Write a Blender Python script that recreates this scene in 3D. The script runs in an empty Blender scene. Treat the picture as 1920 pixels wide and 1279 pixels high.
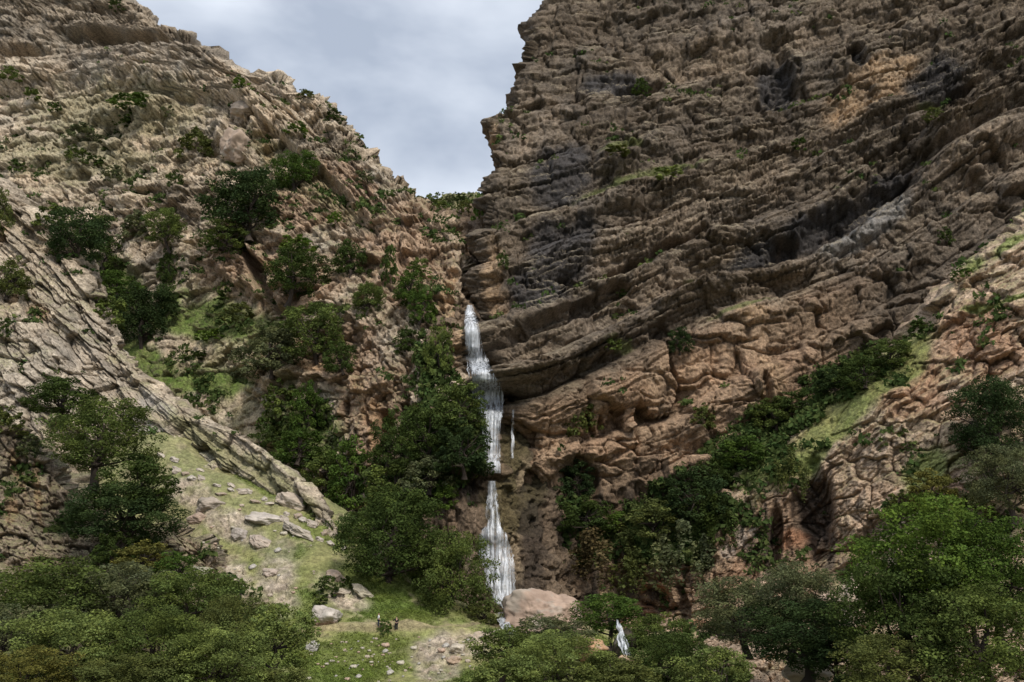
import bpy, math, random
import numpy as np
from mathutils import Vector, Matrix

# ------------------------------------------------------------------ camera, sky, sun, exposure
S = bpy.context.scene
C = S.collection
F, CX, CY = 1867.0, 960.0, 639.5          # focal length and centre in pixels of the 1920 px photograph
PITCH = math.radians(12.0)
cam_d = bpy.data.cameras.new('camera')
cam_d.sensor_width = 36.0
cam_d.lens = F / 1920.0 * 36.0
cam_d.clip_start = 0.5
cam_d.clip_end = 6000
cam = bpy.data.objects.new('camera', cam_d)
C.objects.link(cam)
cam.location = (0, 0, 0)
cam.rotation_euler = (math.radians(90) + PITCH, 0, 0)
S.camera = cam
S.view_settings.view_transform = 'Standard'
S.view_settings.look = 'None'
S.view_settings.gamma = 1.0
S.view_settings.exposure = 1.2
SUN_EL, SUN_AZ = math.radians(50), math.radians(158)   # azimuth clockwise from +Y (north)
w = bpy.data.worlds.new('World'); S.world = w; w.use_nodes = True
nt = w.node_tree; nt.nodes.clear()
def N(t, **k):
    n = nt.nodes.new(t)
    for a, b in k.items(): setattr(n, a, b)
    return n
out = N('ShaderNodeOutputWorld'); bg = N('ShaderNodeBackground')
sky = N('ShaderNodeTexSky', sky_type='NISHITA', sun_disc=False)
sky.sun_elevation = SUN_EL; sky.sun_rotation = SUN_AZ
sky.air_density = 1.0; sky.dust_density = 2.0
bg.inputs['Strength'].default_value = 0.10
# a closed deck of cloud: bright and dark billows by direction
tc = N('ShaderNodeTexCoord')
mp = N('ShaderNodeMapping'); mp.inputs['Scale'].default_value = (1.0, 1.0, 1.9)
mp.inputs['Location'].default_value = (0.35, 0.2, 0.1)
n1 = N('ShaderNodeTexNoise'); n1.inputs['Scale'].default_value = 3.4; n1.inputs['Detail'].default_value = 5.0
n1.inputs['Roughness'].default_value = 0.48; n1.inputs['Distortion'].default_value = 0.25
cr = N('ShaderNodeValToRGB')
cr.color_ramp.elements[0].position = 0.36; cr.color_ramp.elements[0].color = (2.05, 2.32, 2.8, 1)
cr.color_ramp.elements[1].position = 0.62; cr.color_ramp.elements[1].color = (4.3, 4.55, 4.95, 1)
mx = N('ShaderNodeMix', data_type='RGBA'); mx.inputs['Factor'].default_value = 0.93
L = nt.links.new
L(tc.outputs['Generated'], mp.inputs['Vector']); L(mp.outputs['Vector'], n1.inputs['Vector'])
L(n1.outputs['Fac'], cr.inputs['Fac'])
L(sky.outputs['Color'], mx.inputs['A']); L(cr.outputs['Color'], mx.inputs['B'])
L(mx.outputs['Result'], bg.inputs['Color']); L(bg.outputs['Background'], out.inputs['Surface'])
sd = bpy.data.lights.new('sun', 'SUN'); sd.energy = 1.5; sd.angle = math.radians(14); sd.color = (1.0, 0.93, 0.82)
so = bpy.data.objects.new('sun', sd); C.objects.link(so)
so.rotation_euler = Vector((-math.sin(SUN_AZ)*math.cos(SUN_EL), -math.cos(SUN_AZ)*math.cos(SUN_EL), -math.sin(SUN_EL))).to_track_quat('-Z', 'Y').to_euler()
S.cycles.max_bounces = 5; S.cycles.diffuse_bounces = 3; S.cycles.transparent_max_bounces = 12
S.cycles.transmission_bounces = 2; S.cycles.glossy_bounces = 2

# ------------------------------------------------------------------ numpy helpers
cp, sp_ = math.cos(PITCH), math.sin(PITCH)
def pt(px, py, D):
    """the point of the place that lies D metres ahead along the sight line of a photo pixel"""
    px = np.asarray(px, float); py = np.asarray(py, float)
    x = (px - CX) / F; u = (CY - py) / F
    dy = cp - u * sp_; dz = sp_ + u * cp
    k = D / dy
    return np.stack([x * k, dy * k, dz * k], -1)
def proj(P):
    f = P[..., 1] * cp + P[..., 2] * sp_; up = -P[..., 1] * sp_ + P[..., 2] * cp
    return CX + F * P[..., 0] / f, CY - F * up / f
def hsh(i, j, k, seed):
    n = (i.astype(np.int64) * 73856093) ^ (j.astype(np.int64) * 19349663) ^ (k.astype(np.int64) * 83492791) ^ (seed * 2654435761)
    n = (n ^ (n >> 13)) * 1274126177 & 0xFFFFFFFF
    n = (n ^ (n >> 16)) * 2246822519 & 0xFFFFFFFF
    n = n ^ (n >> 15)
    return (n & 0xFFFFFF) / float(0xFFFFFF)
def vnoise(p, seed=0):
    """value noise, -1..1"""
    i = np.floor(p).astype(np.int64); f = p - i; f = f * f * f * (f * (f * 6 - 15) + 10)
    r = 0
    for a in (0, 1):
        wa = f[..., 0] if a else 1 - f[..., 0]
        for b in (0, 1):
            wb = f[..., 1] if b else 1 - f[..., 1]
            for c in (0, 1):
                wc = f[..., 2] if c else 1 - f[..., 2]
                r = r + wa * wb * wc * hsh(i[..., 0] + a, i[..., 1] + b, i[..., 2] + c, seed)
    return r * 2 - 1
def fbm(p, scale, octs=4, seed=0, rough=0.5):
    a, s, t = 1.0, 0, 0
    q = p / scale
    for o in range(octs):
        s = s + a * vnoise(q + 17.3 * o, seed + o); t += a; a *= rough; q = q * 2.03
    return s / t
def worley(p, seed=0, jit=0.95, box=False):
    """distance to nearest and second nearest cell point, id of the nearest, offset to it"""
    i = np.floor(p).astype(np.int64); f = p - i
    d1 = np.full(p.shape[:-1], 9.0); d2 = d1.copy(); cid = np.zeros_like(d1); off = np.zeros_like(p)
    for a in (-1, 0, 1):
        for b in (-1, 0, 1):
            for c in (-1, 0, 1):
                I, J, K = i[..., 0] + a, i[..., 1] + b, i[..., 2] + c
                ox = a + .5 + jit * (hsh(I, J, K, seed) - .5) - f[..., 0]
                oy = b + .5 + jit * (hsh(I, J, K, seed + 1) - .5) - f[..., 1]
                oz = c + .5 + jit * (hsh(I, J, K, seed + 2) - .5) - f[..., 2]
                d = np.maximum(np.maximum(np.abs(ox), np.abs(oy)), np.abs(oz)) ** 2 if box else ox * ox + oy * oy + oz * oz
                m = d < d1
                d2 = np.where(m, d1, np.minimum(d2, d)); d1 = np.where(m, d, d1)
                cid = np.where(m, hsh(I, J, K, seed + 3), cid)
                off = np.where(m[..., None], np.stack([ox, oy, oz], -1), off)
    return np.sqrt(d1), np.sqrt(d2), cid, off
def sstep(a, b, x):
    t = np.clip((x - a) / (b - a), 0, 1); return t * t * (3 - 2 * t)
def rbf(ctrl, c=70.0):
    A = np.array(ctrl, float); X = A[:, :2] / 100; v = A[:, 2]; c /= 100; n = len(A)
    r = np.sqrt(((X[:, None] - X[None]) ** 2).sum(-1) + c * c)
    M = np.zeros((n + 3, n + 3)); M[:n, :n] = r; M[:n, n] = 1; M[:n, n + 1:] = X; M[n, :n] = 1; M[n + 1:, :n] = X.T
    M[:n, :n] += np.eye(n) * -0.02
    sol = np.linalg.solve(M, np.r_[v, 0, 0, 0])
    def f(px, py):
        x = np.asarray(px, float) / 100; y = np.asarray(py, float) / 100
        o = sol[n] + sol[n + 1] * x + sol[n + 2] * y
        for k in range(n): o = o + sol[k] * np.sqrt((x - X[k, 0]) ** 2 + (y - X[k, 1]) ** 2 + c * c)
        return o
    return f
def curve(pts):
    P = np.array(sorted(pts), float)
    return lambda x: np.interp(x, P[:, 0], P[:, 1])
def strata(lines):
    """bedding coordinate: grows downwards by one from each traced bed line to the next"""
    fs = [curve(l) for l in lines]
    def f(px, py):
        Y = np.stack([g(px) for g in fs], 0); n = len(fs)
        s = np.full(px.shape, 0.0)
        s = np.where(py < Y[0], (py - Y[0]) / 110.0, s)
        for k in range(n - 1):
            m = (py >= Y[k]) & (py < Y[k + 1])
            s = np.where(m, k + (py - Y[k]) / np.maximum(Y[k + 1] - Y[k], 4), s)
        s = np.where(py >= Y[-1], n - 1 + (py - Y[-1]) / 110.0, s)
        return s
    return f
def beds(s, q, k, amp, seed, wob=0.25, lean=0.75):
    """stepped beds: each bed juts out at its top edge and leans back under itself"""
    t = s * k + wob * fbm(q, 7.0, 4, seed) + 0.5 * wob * fbm(q, 2.0, 2, seed + 9) + 0.9 * fbm(np.stack([s * k * .3, s * 0, s * 0], -1), 1.0, 2, seed + 5)
    i = np.floor(t); f = t - i
    lat = fbm(np.stack([q[..., 0] * .12, i * 3.1, q[..., 2] * .12], -1), 1.0, 2, seed + 3)
    h = np.clip(0.5 + 0.9 * (hsh(i, i * 0, i * 0, seed + 7) - .5) + 0.9 * lat, 0, 1.3)
    prof = np.clip(f / lean, 0, 1) ** .55 * sstep(1.0, .84, f)
    return amp * h * prof
def blocks(q, size, amp, seed, crack=0.5, box=True):
    d1, d2, cid, off = worley(q / np.array(size), seed, .8, box)
    tilt = (off[..., 0] * (cid - .5) * 1.6 + off[..., 1] * (hsh((cid * 9999), cid * 0, cid * 0, seed + 5) - .3) * 1.4)
    e = d2 - d1
    return amp * ((cid - .5) + tilt * .8 - crack * (1 - sstep(0, .09, e))), cid, e
def inpoly(px, py, poly):
    r = np.zeros(px.shape, bool); n = len(poly); j = n - 1
    for i in range(n):
        xi, yi = poly[i]; xj, yj = poly[j]
        c = ((yi > py) != (yj > py)) & (px < (xj - xi) * (py - yi) / ((yj - yi) or 1e-6) + xi)
        r ^= c; j = i
    return r
def blob(px, py, P, spots, soft=0.35, nz=0.55, sc=4.0, seed=3):
    """where a patch of the rock or turf has its own kind or painted shade: list of (cx, cy, rx, ry, degrees)"""
    m = np.zeros(px.shape); g = nz * fbm(P, sc, 4, seed)
    for cx, cy, rx, ry, a in spots:
        a = math.radians(a); dx, dy = px - cx, -(py - cy)
        x = (dx * math.cos(a) + dy * math.sin(a)) / rx; y = (-dx * math.sin(a) + dy * math.cos(a)) / ry
        m = np.maximum(m, sstep(1 + soft, 1 - soft, np.sqrt(x * x + y * y) + g))
    return m

def tag(o, label=None, cat=None, group=None, kind=None):
    if label: o['label'] = label
    if cat: o['category'] = cat
    if group: o['group'] = group
    if kind: o['kind'] = kind
    return o
def mesh_np(name, V, Fq, mat, col=None, smooth=True, tri=False):
    me = bpy.data.meshes.new(name); k = Fq.shape[1]
    me.vertices.add(len(V)); me.vertices.foreach_set('co', V.astype(np.float32).ravel())
    me.loops.add(Fq.size); me.loops.foreach_set('vertex_index', Fq.astype(np.int32).ravel())
    me.polygons.add(len(Fq)); me.polygons.foreach_set('loop_start', np.arange(0, Fq.size, k, dtype=np.int32))
    me.polygons.foreach_set('use_smooth', np.full(len(Fq), smooth))
    me.update(calc_edges=True)
    if col is not None:
        a = me.color_attributes.new('Col', 'FLOAT_COLOR', 'POINT')
        c4 = np.ones((len(V), 4), np.float32); c4[:, :3] = col
        a.data.foreach_set('color', c4.ravel())
    if mat: me.materials.append(mat)
    return me
def link(name, me, parent=None):
    o = bpy.data.objects.new(name, me); C.objects.link(o)
    if parent: o.parent = parent
    return o
def grid_faces(nr, nc):
    i = np.arange(nr * nc).reshape(nr, nc)
    return np.stack([i[:-1, :-1], i[1:, :-1], i[1:, 1:], i[:-1, 1:]], -1).reshape(-1, 4)

# ------------------------------------------------------------------ materials
def newmat(name):
    m = bpy.data.materials.new(name); m.use_nodes = True; t = m.node_tree; t.nodes.clear()
    o = t.nodes.new('ShaderNodeOutputMaterial'); b = t.nodes.new('ShaderNodeBsdfPrincipled')
    t.links.new(b.outputs[0], o.inputs[0]); b.inputs['Roughness'].default_value = 0.9
    b.inputs['Specular IOR Level'].default_value = 0.25
    return m, t, b, o
def tex(t, kind, scale, detail=4, rough=.6, vec=None, **k):
    n = t.nodes.new(kind); n.inputs['Scale'].default_value = scale
    if 'Detail' in n.inputs: n.inputs['Detail'].default_value = detail
    if 'Roughness' in n.inputs: n.inputs['Roughness'].default_value = rough
    if vec: t.links.new(vec, n.inputs['Vector'])
    return n
def surf_mat(name, vlo=0.55, vhi=1.45, b1=0.9, sc1=1.3, b2=0.35, sc2=5.0, stretch=(1, 1, 1), rough=.92, speck=0.0):
    """colour from the Col attribute, broken up by fine grain, with real bump relief"""
    m, t, b, o = newmat(name); ln = t.links.new
    b.inputs['Roughness'].default_value = rough
    at = t.nodes.new('ShaderNodeAttribute'); at.attribute_name = 'Col'
    co = t.nodes.new('ShaderNodeTexCoord'); mp = t.nodes.new('ShaderNodeMapping'); mp.inputs['Scale'].default_value = stretch
    ln(co.outputs['Object'], mp.inputs['Vector']); v = mp.outputs['Vector']
    na = tex(t, 'ShaderNodeTexNoise', sc1, 7, .68, v); nb = tex(t, 'ShaderNodeTexNoise', sc2, 4, .6, v)
    mr = t.nodes.new('ShaderNodeMapRange'); mr.inputs['From Min'].default_value = .33; mr.inputs['From Max'].default_value = .67
    mr.inputs['To Min'].default_value = vlo; mr.inputs['To Max'].default_value = vhi
    ln(na.outputs['Fac'], mr.inputs['Value'])
    mul = t.nodes.new('ShaderNodeVectorMath'); mul.operation = 'SCALE'
    ln(at.outputs['Color'], mul.inputs[0]); ln(mr.outputs['Result'], mul.inputs['Scale'])
    ln(mul.outputs[0], b.inputs['Base Color'])
    vo = tex(t, 'ShaderNodeTexVoronoi', sc1 * 1.1, vec=v); vo.feature = 'DISTANCE_TO_EDGE'
    mv = t.nodes.new('ShaderNodeMapRange'); mv.inputs['From Max'].default_value = .12; mv.inputs['To Max'].default_value = 1
    ln(vo.outputs['Distance'], mv.inputs['Value'])
    add = t.nodes.new('ShaderNodeMath'); add.operation = 'MULTIPLY_ADD'; add.inputs[1].default_value = .35
    ln(mv.outputs['Result'], add.inputs[0]); ln(na.outputs['Fac'], add.inputs[2])
    bm = t.nodes.new('ShaderNodeBump'); bm.inputs['Strength'].default_value = 1; bm.inputs['Distance'].default_value = b1
    bm2 = t.nodes.new('ShaderNodeBump'); bm2.inputs['Strength'].default_value = 1; bm2.inputs['Distance'].default_value = b2
    ln(add.outputs[0], bm.inputs['Height']); ln(nb.outputs['Fac'], bm2.inputs['Height'])
    ln(bm.outputs[0], bm2.inputs['Normal']); ln(bm2.outputs[0], b.inputs['Normal'])
    return m
M_rock = surf_mat('limestone', vlo=.42, vhi=1.5, b1=.3, sc1=1.9, b2=.08, sc2=7)
M_grass = surf_mat('turf', vlo=.6, vhi=1.4, b1=.35, sc1=1.6, b2=.12, sc2=7)
M_stone = surf_mat('boulder_stone', vlo=.75, vhi=1.25, b1=.12, sc1=1.6, b2=.05, sc2=9)

def leaf_mat():
    m = bpy.data.materials.new('foliage'); m.use_nodes = True; t = m.node_tree; t.nodes.clear(); ln = t.links.new
    o = t.nodes.new('ShaderNodeOutputMaterial'); df = t.nodes.new('ShaderNodeBsdfDiffuse'); tr = t.nodes.new('ShaderNodeBsdfTranslucent')
    oi = t.nodes.new('ShaderNodeObjectInfo'); at = t.nodes.new('ShaderNodeAttribute'); at.attribute_name = 'Col'
    mu = t.nodes.new('ShaderNodeVectorMath'); mu.operation = 'MULTIPLY'
    ln(oi.outputs['Color'], mu.inputs[0]); ln(at.outputs['Color'], mu.inputs[1])
    mi = t.nodes.new('ShaderNodeMixShader'); mi.inputs[0].default_value = .28
    for s_ in (df, tr): ln(mu.outputs[0], s_.inputs['Color'])
    ln(df.outputs[0], mi.inputs[1]); ln(tr.outputs[0], mi.inputs[2]); ln(mi.outputs[0], o.inputs[0])
    return m
M_leaf = leaf_mat()
def plain(name, rgb, rough=.85, nsc=6, var=.3):
    m, t, b, o = newmat(name); b.inputs['Roughness'].default_value = rough
    co = t.nodes.new('ShaderNodeTexCoord'); n = tex(t, 'ShaderNodeTexNoise', nsc, 4, .6, co.outputs['Object'])
    r = t.nodes.new('ShaderNodeValToRGB')
    r.color_ramp.elements[0].position = .3; r.color_ramp.elements[1].position = .7
    r.color_ramp.elements[0].color = tuple(c * (1 - var) for c in rgb) + (1,); r.color_ramp.elements[1].color = tuple(c * (1 + var) for c in rgb) + (1,)
    t.links.new(n.outputs['Fac'], r.inputs['Fac']); t.links.new(r.outputs['Color'], b.inputs['Base Color'])
    return m
M_bark = plain('bark', (.045, .035, .028), nsc=5)

# ------------------------------------------------------------------ terrain sheets
GREENS = []; TERR = []      # (vertices, px, py) of every landform, to stand things on
def sheet(name, mat, py0, py1, left, right, ctrl, build, step=2.1, wrap=(), wrap_depth=30, round_px=40, round_m=9, cols=None):
    """a landform: rows of vertices between two traced outlines; wrap = sides where it turns away to the back"""
    nr = int((py1 - py0) / step) + 1
    rows = np.linspace(py0, py1, nr)
    l = left(rows); r = right(rows)
    nc = int(np.max(r - l) / step) + 1
    u = np.linspace(0, 1, nc)[None]
    px = l[:, None] + (r - l)[:, None] * u; py = np.repeat(rows[:, None], nc, 1)
    D = rbf(ctrl)(px, py)
    for side in wrap:
        d = (px - l[:, None]) if side == 'L' else (r[:, None] - px) if side == 'R' else (py - py0) if side == 'T' else (py1 - py)
        t = np.clip(1 - d / round_px, 0, 1); D = D + round_m * (1 - np.sqrt(np.maximum(1 - t * t, 0)))
    P = pt(px, py, D)
    K = 22
    ks = np.arange(1, K + 1)
    if 'R' in wrap:
        e = P[:, -1:]; n = e + np.stack([-.25 * ks, ks * wrap_depth / K, -.15 * ks], -1)[None] * 1.0
        P = np.concatenate([P, n], 1); px = np.concatenate([px, np.repeat(px[:, -1:], K, 1)], 1); py = np.concatenate([py, np.repeat(py[:, -1:], K, 1)], 1)
    if 'L' in wrap:
        e = P[:, :1]; n = (e + np.stack([.25 * ks, ks * wrap_depth / K, -.1 * ks], -1)[None])[:, ::-1]
        P = np.concatenate([n, P], 1); px = np.concatenate([np.repeat(px[:, :1], K, 1), px], 1); py = np.concatenate([np.repeat(py[:, :1], K, 1), py], 1)
    if 'T' in wrap:
        e = P[:1]; n = (e + np.stack([0 * ks, ks * wrap_depth / K, -.45 * ks], -1)[:, None])[::-1]
        P = np.concatenate([n, P], 0); px = np.concatenate([np.repeat(px[:1], K, 0), px], 0); py = np.concatenate([np.repeat(py[:1], K, 0), py], 0)
    finish(name, mat, P, px, py, build)
def csheet(name, mat, x0, x1, top, bot, ctrl, build, step=2.1, wrap=('T',), wrap_depth=30, round_px=40, round_m=9):
    """the same with columns between a traced top and bottom outline"""
    nc = int((x1 - x0) / step) + 1; xs = np.linspace(x0, x1, nc)
    a, b = top(xs), bot(xs); nr = int(np.max(b - a) / step) + 1
    v = np.linspace(0, 1, nr)[:, None]
    py = a[None] + (b - a)[None] * v; px = np.repeat(xs[None], nr, 0)
    D = rbf(ctrl)(px, py)
    t = np.clip(1 - (py - a[None]) / round_px, 0, 1)
    if 'T' in wrap: D = D + round_m * (1 - np.sqrt(np.maximum(1 - t * t, 0)))
    if 'L' in wrap:
        t = np.clip(1 - (px - x0) / round_px, 0, 1); D = D + 2 * round_m * (1 - np.sqrt(np.maximum(1 - t * t, 0)))
    P = pt(px, py, D); K = 22; ks = np.arange(1, K + 1)
    if 'T' in wrap:
        n = (P[:1] + np.stack([0 * ks, ks * wrap_depth / K, -.2 * ks], -1)[:, None])[::-1]
        P = np.concatenate([n, P], 0); px = np.concatenate([np.repeat(px[:1], K, 0), px], 0); py = np.concatenate([np.repeat(py[:1], K, 0), py], 0)
    finish(name, mat, P, px, py, build)
def normals(P):
    a = np.gradient(P, axis=1); b = np.gradient(P, axis=0); n = np.cross(b, a)
    n /= np.maximum(np.linalg.norm(n, axis=-1, keepdims=True), 1e-9)
    return n
def finish(name, mat, P, px, py, build):
    flat = {'left_mountain': .1, 'slab_ridge': .05, 'meadow': 1.0}.get(name, .12); side = {'left_mountain': .25, 'slab_ridge': .3, 'right_spur': .5, 'dark_outcrop': .5}.get(name, 1.0)
    n = normals(P)
    view = -P / np.linalg.norm(P, axis=-1, keepdims=True)
    flip = np.sign(np.median((n * view).sum(-1))); n = n * flip
    # calm the directions so that steps stay clean
    d = n.copy()
    for _ in range(12):
        d[1:-1] = (d[:-2] + d[1:-1] + d[2:]) / 3; d[:, 1:-1] = (d[:, :-2] + d[:, 1:-1] + d[:, 2:]) / 3
    d[..., 2] *= flat; d[..., 0] *= side; d /= np.linalg.norm(d, axis=-1, keepdims=True)
    P2, colf = build(P, px, py, d)
    n2 = normals(P2) * flip
    col = colf(P2, n2)
    me = mesh_np(name, P2.reshape(-1, 3), grid_faces(*P2.shape[:2]), mat, np.clip(col, .005, .9).reshape(-1, 3))
    o = link(name, me); tag(o, kind='structure')
    qx, qy = proj(P2.reshape(-1, 3)); GREENS.append((P2.reshape(-1, 3), col.reshape(-1, 3), n2.reshape(-1, 3), px.ravel(), py.ravel(), name)); TERR.append((P2.reshape(-1, 3)[::2], qx[::2], qy[::2]))
    return o
def C3(*c): return np.array(c)
def mixc(a, b, m): return a + (b - a) * m[..., None]
TAN, GREY, WARM, ORNG, DARK = C3(.43, .36, .28), C3(.36, .33, .29), C3(.39, .295, .21), C3(.42, .27, .155), C3(.06, .052, .048)
PINK, PALE = C3(.36, .24, .18), C3(.50, .43, .35)
GRN, GRN2, YGR, OLV = C3(.095, .15, .03), C3(.19, .235, .07), C3(.27, .27, .11), C3(.17, .16, .08)
def rockbase(P, q, cid, seed, a=TAN, b=GREY, c=WARM):
    f = .5 + .8 * fbm(P, 16, 4, seed); g = .5 + .8 * fbm(q, 3.0, 4, seed + 3)
    col = mixc(np.broadcast_to(a, P.shape), b, np.clip(f, 0, 1)); col = mixc(col, c, np.clip(g, 0, 1) * .55)
    k = 1 + .38 * (cid - .5) + .45 * fbm(q, 1.2, 3, seed + 6)
    return col * C3(1.03, 1.0, .945) * np.clip(k, .45, 1.7)[..., None]

# ---- upper left mountain: broken pale limestone beds dipping to the right
sL = strata([[(-200, -190), (150, -120), (400, 0), (700, 200), (950, 450)],
    [(-200, -60), (0, -30), (130, 20), (300, 60), (520, 180), (900, 520)],
    [(-200, 130), (0, 115), (150, 62), (260, 75), (380, 110), (520, 200), (650, 300), (900, 600)],
    [(-200, 200), (0, 185), (150, 175), (300, 190), (450, 200), (600, 330), (900, 660)],
    [(-200, 320), (0, 325), (150, 335), (260, 300), (400, 280), (500, 330), (650, 430), (900, 740)],
    [(-200, 420), (0, 420), (150, 395), (250, 360), (340, 380), (450, 440), (650, 560), (900, 880)],
    [(-200, 600), (0, 600), (200, 560), (400, 520), (600, 640), (900, 1000)],
    [(-200, 800), (200, 740), (400, 680), (600, 800), (900, 1120)],
    [(-200, 1000), (200, 900), (400, 860), (600, 960), (900, 1260)]])
def bL(P, px, py, d):
    s = sL(px, py); q = np.stack([P[..., 0], s * 12, P[..., 1] * .6], -1)
    wq = q + 1.2 * np.stack([fbm(q, 5, 2, 71), .5 * fbm(q, 5, 2, 72), fbm(q, 5, 2, 73)], -1)
    cliff = sstep(0, 120, px - (560 + (py - 400) * .1)) * sstep(380, 500, py)       # steep broken wall beside the fall
    soft = blob(px, py, P, [(300, 640, 130, 110, -20), (230, 560, 70, 60, 0), (420, 590, 80, 40, 0), (420, 780, 120, 70, -30)], sc=8)  # turf hollow
    h = fbm(P, 34, 3, 5) * 5.0
    f = s - np.floor(s); mj = np.clip(f / .55, 0, 1) ** .5 * sstep(1.0, .74, f)
    amp = curve([(-1, 1.0), (0, 2.5), (1, 3), (2, 6.5), (3, 1.5), (4, 3), (5, 5), (6, 3), (9, 3)])(np.floor(s))
    h = h + mj * amp * (1 - cliff) * np.clip(.6 + fbm(P, 25, 2, 8), 0, 1)
    kb = np.clip(.45 + .9 * fbm(P, 22, 2, 13), .1, 1)
    h = h + (beds(s, q, 5, 2.3, 11, .8) + beds(s, q, 12, .8, 12, 1.2)) * kb
    pw = P + 1.5 * np.stack([fbm(P, 6, 2, 74), fbm(P, 6, 2, 75), fbm(P, 6, 2, 76)], -1)
    g1, gc1, ge1 = blocks(pw, (7.5, 8, 3.4), 3.6, 23, .4); g2, gc2, ge2 = blocks(pw, (3.0, 3.4, 1.5), 1.2, 24, .5)
    h = h + (g1 + g2) * (1.1 - kb * .6)
    b1, c1, e1 = blocks(wq, (7, 3.2, 6), 1.6, 21, .5); b2, c2, e2 = blocks(wq, (2.6, 1.1, 2.5), .5, 22, .6)
    b3, c3, e3 = blocks(wq, (.95, .5, .95), .45, 25, .5)
    h = h + (b1 + b2) * kb + b3 * .5 + fbm(P, 1.1, 3, 6) * .12
    fl = sstep(800, 900, py) * sstep(720, 780, px)
    fq = np.stack([P[..., 0], P[..., 2] * .2, P[..., 1] * .4], -1)
    h = h * (1 - .85 * fl) + fl * (fbm(fq, 1.2, 4, 33) * 2.2 + (1 - 2 * np.abs(fbm(fq, .8, 3, 34))) * .8)
    # upright ribs and clefts on the wall
    rib = fbm(np.stack([P[..., 0], P[..., 2] * .22, P[..., 1] * .5], -1), 4.5, 4, 31)
    h = h + cliff * rib * 5
    h = h * (1 - .55 * soft) 
    h = h + blob(px, py, P, [(480, 215, 26, 38, 20), (440, 262, 42, 26, -45), (310, 205, 30, 14, 0), (215, 225, 30, 10, 5), (230, 372, 36, 12, 0), (345, 375, 44, 16, -38)], nz=.25) * 4
    h = h - blob(px, py, P, [(235, 78, 120, 13, -6), (30, 102, 50, 15, 8), (490, 520, 70, 12, -60), (718, 810, 16, 42, 0)], nz=.4, sc=6) * 8
    P2 = P + d * h[..., None]
    def colf(Q, n):
        c = rockbase(P, q, .6 * gc1 + .4 * gc2, 41) * 1.12
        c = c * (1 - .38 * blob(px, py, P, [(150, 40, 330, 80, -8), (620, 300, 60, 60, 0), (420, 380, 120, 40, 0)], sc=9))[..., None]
        wm = blob(px, py, P, [(520, 520, 130, 70, -10), (640, 380, 90, 60, -20), (690, 760, 70, 120, 0), (660, 700, 60, 60, 0), (760, 480, 120, 90, -50), (560, 400, 60, 40, 0), (620, 660, 120, 60, 0)], sc=7)
        c = mixc(c, C3(.36, .245, .165) * (1 + .5 * fbm(q, 2, 3, 44))[..., None], wm * .85)
        om = blob(px, py, P, [(700, 790, 12, 60, 0), (675, 745, 14, 45, 10), (515, 505, 20, 14, 0), (600, 690, 24, 10, 0), (840, 560, 12, 60, -10), (850, 640, 8, 70, 0), (498, 270, 10, 30, 0), (645, 215, 6, 6, 0)], sc=3)
        c = mixc(c, ORNG, om * .75)
        gr = blob(px, py, P, [(290, 690, 80, 34, -45), (215, 560, 60, 60, 0), (370, 600, 110, 44, -5), (470, 620, 90, 25, -5), (380, 720, 90, 25, 0), (560, 820, 60, 60, 0)], sc=5)
        dr = blob(px, py, P, [(430, 650, 120, 110, 0), (490, 760, 100, 70, 0), (240, 640, 60, 70, 0)], sc=5)
        c = mixc(c, YGR * .9, dr * .55 * np.clip(.5 + 1.2 * fbm(P, 3, 3, 49), 0, 1))
        c = mixc(c, mixc(np.broadcast_to(GRN, c.shape), GRN2, np.clip(.5 + fbm(P, 3, 3, 47), 0, 1)), gr * np.clip(.85 + n[..., 2] * .5, 0, 1))
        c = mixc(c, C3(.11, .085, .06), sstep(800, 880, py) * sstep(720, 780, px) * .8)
        up = sstep(.35, .75, n[..., 2]) * sstep(-.05, .3, fbm(P, 7, 4, 48)) * sstep(130, 330, py)
        c = mixc(c, OLV * 1.2, up * .55)
        yl = blob(px, py, P, [(215, 215, 160, 50, 0), (150, 300, 150, 40, 0), (560, 330, 120, 30, -40)], sc=3)
        c = mixc(c, C3(.27, .26, .13), yl * .45)
        return c
    return P2, colf
sheet('left_mountain', M_rock, -70, 1190, lambda y: 0 * y - 330,
    curve([(-70, 150), (0, 204), (12, 250), (20, 263), (50, 300), (75, 352), (110, 386), (122, 424), (146, 470), (152, 519), (166, 538), (180, 552), (184, 600), (215, 638), (250, 662), (290, 682), (330, 732), (365, 780), (395, 807), (440, 868), (500, 885), (560, 876), (600, 864), (700, 862), (800, 880), (900, 893), (1000, 905), (1190, 935)]),
    [(-330, -70, 296), (-130, -70, 298), (150, -70, 302), (0, 100, 284), (214, 0, 296), (400, 110, 270), (560, 180, 250), (690, 290, 232), (800, 380, 215), (880, 480, 192), (872, 600, 172), (862, 720, 163), (885, 900, 156), (930, 1190, 150),
     (-130, 400, 252), (0, 300, 262), (200, 300, 255), (400, 300, 240), (560, 350, 225), (700, 480, 200), (640, 620, 184), (680, 780, 170), (640, 1190, 165), (200, 540, 233), (330, 600, 220), (450, 680, 204), (520, 800, 188), (300, 700, 212), (300, 900, 202), (-130, 700, 240), (0, 1190, 220)],
    bL, wrap=('R',), round_px=26, round_m=10)

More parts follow.
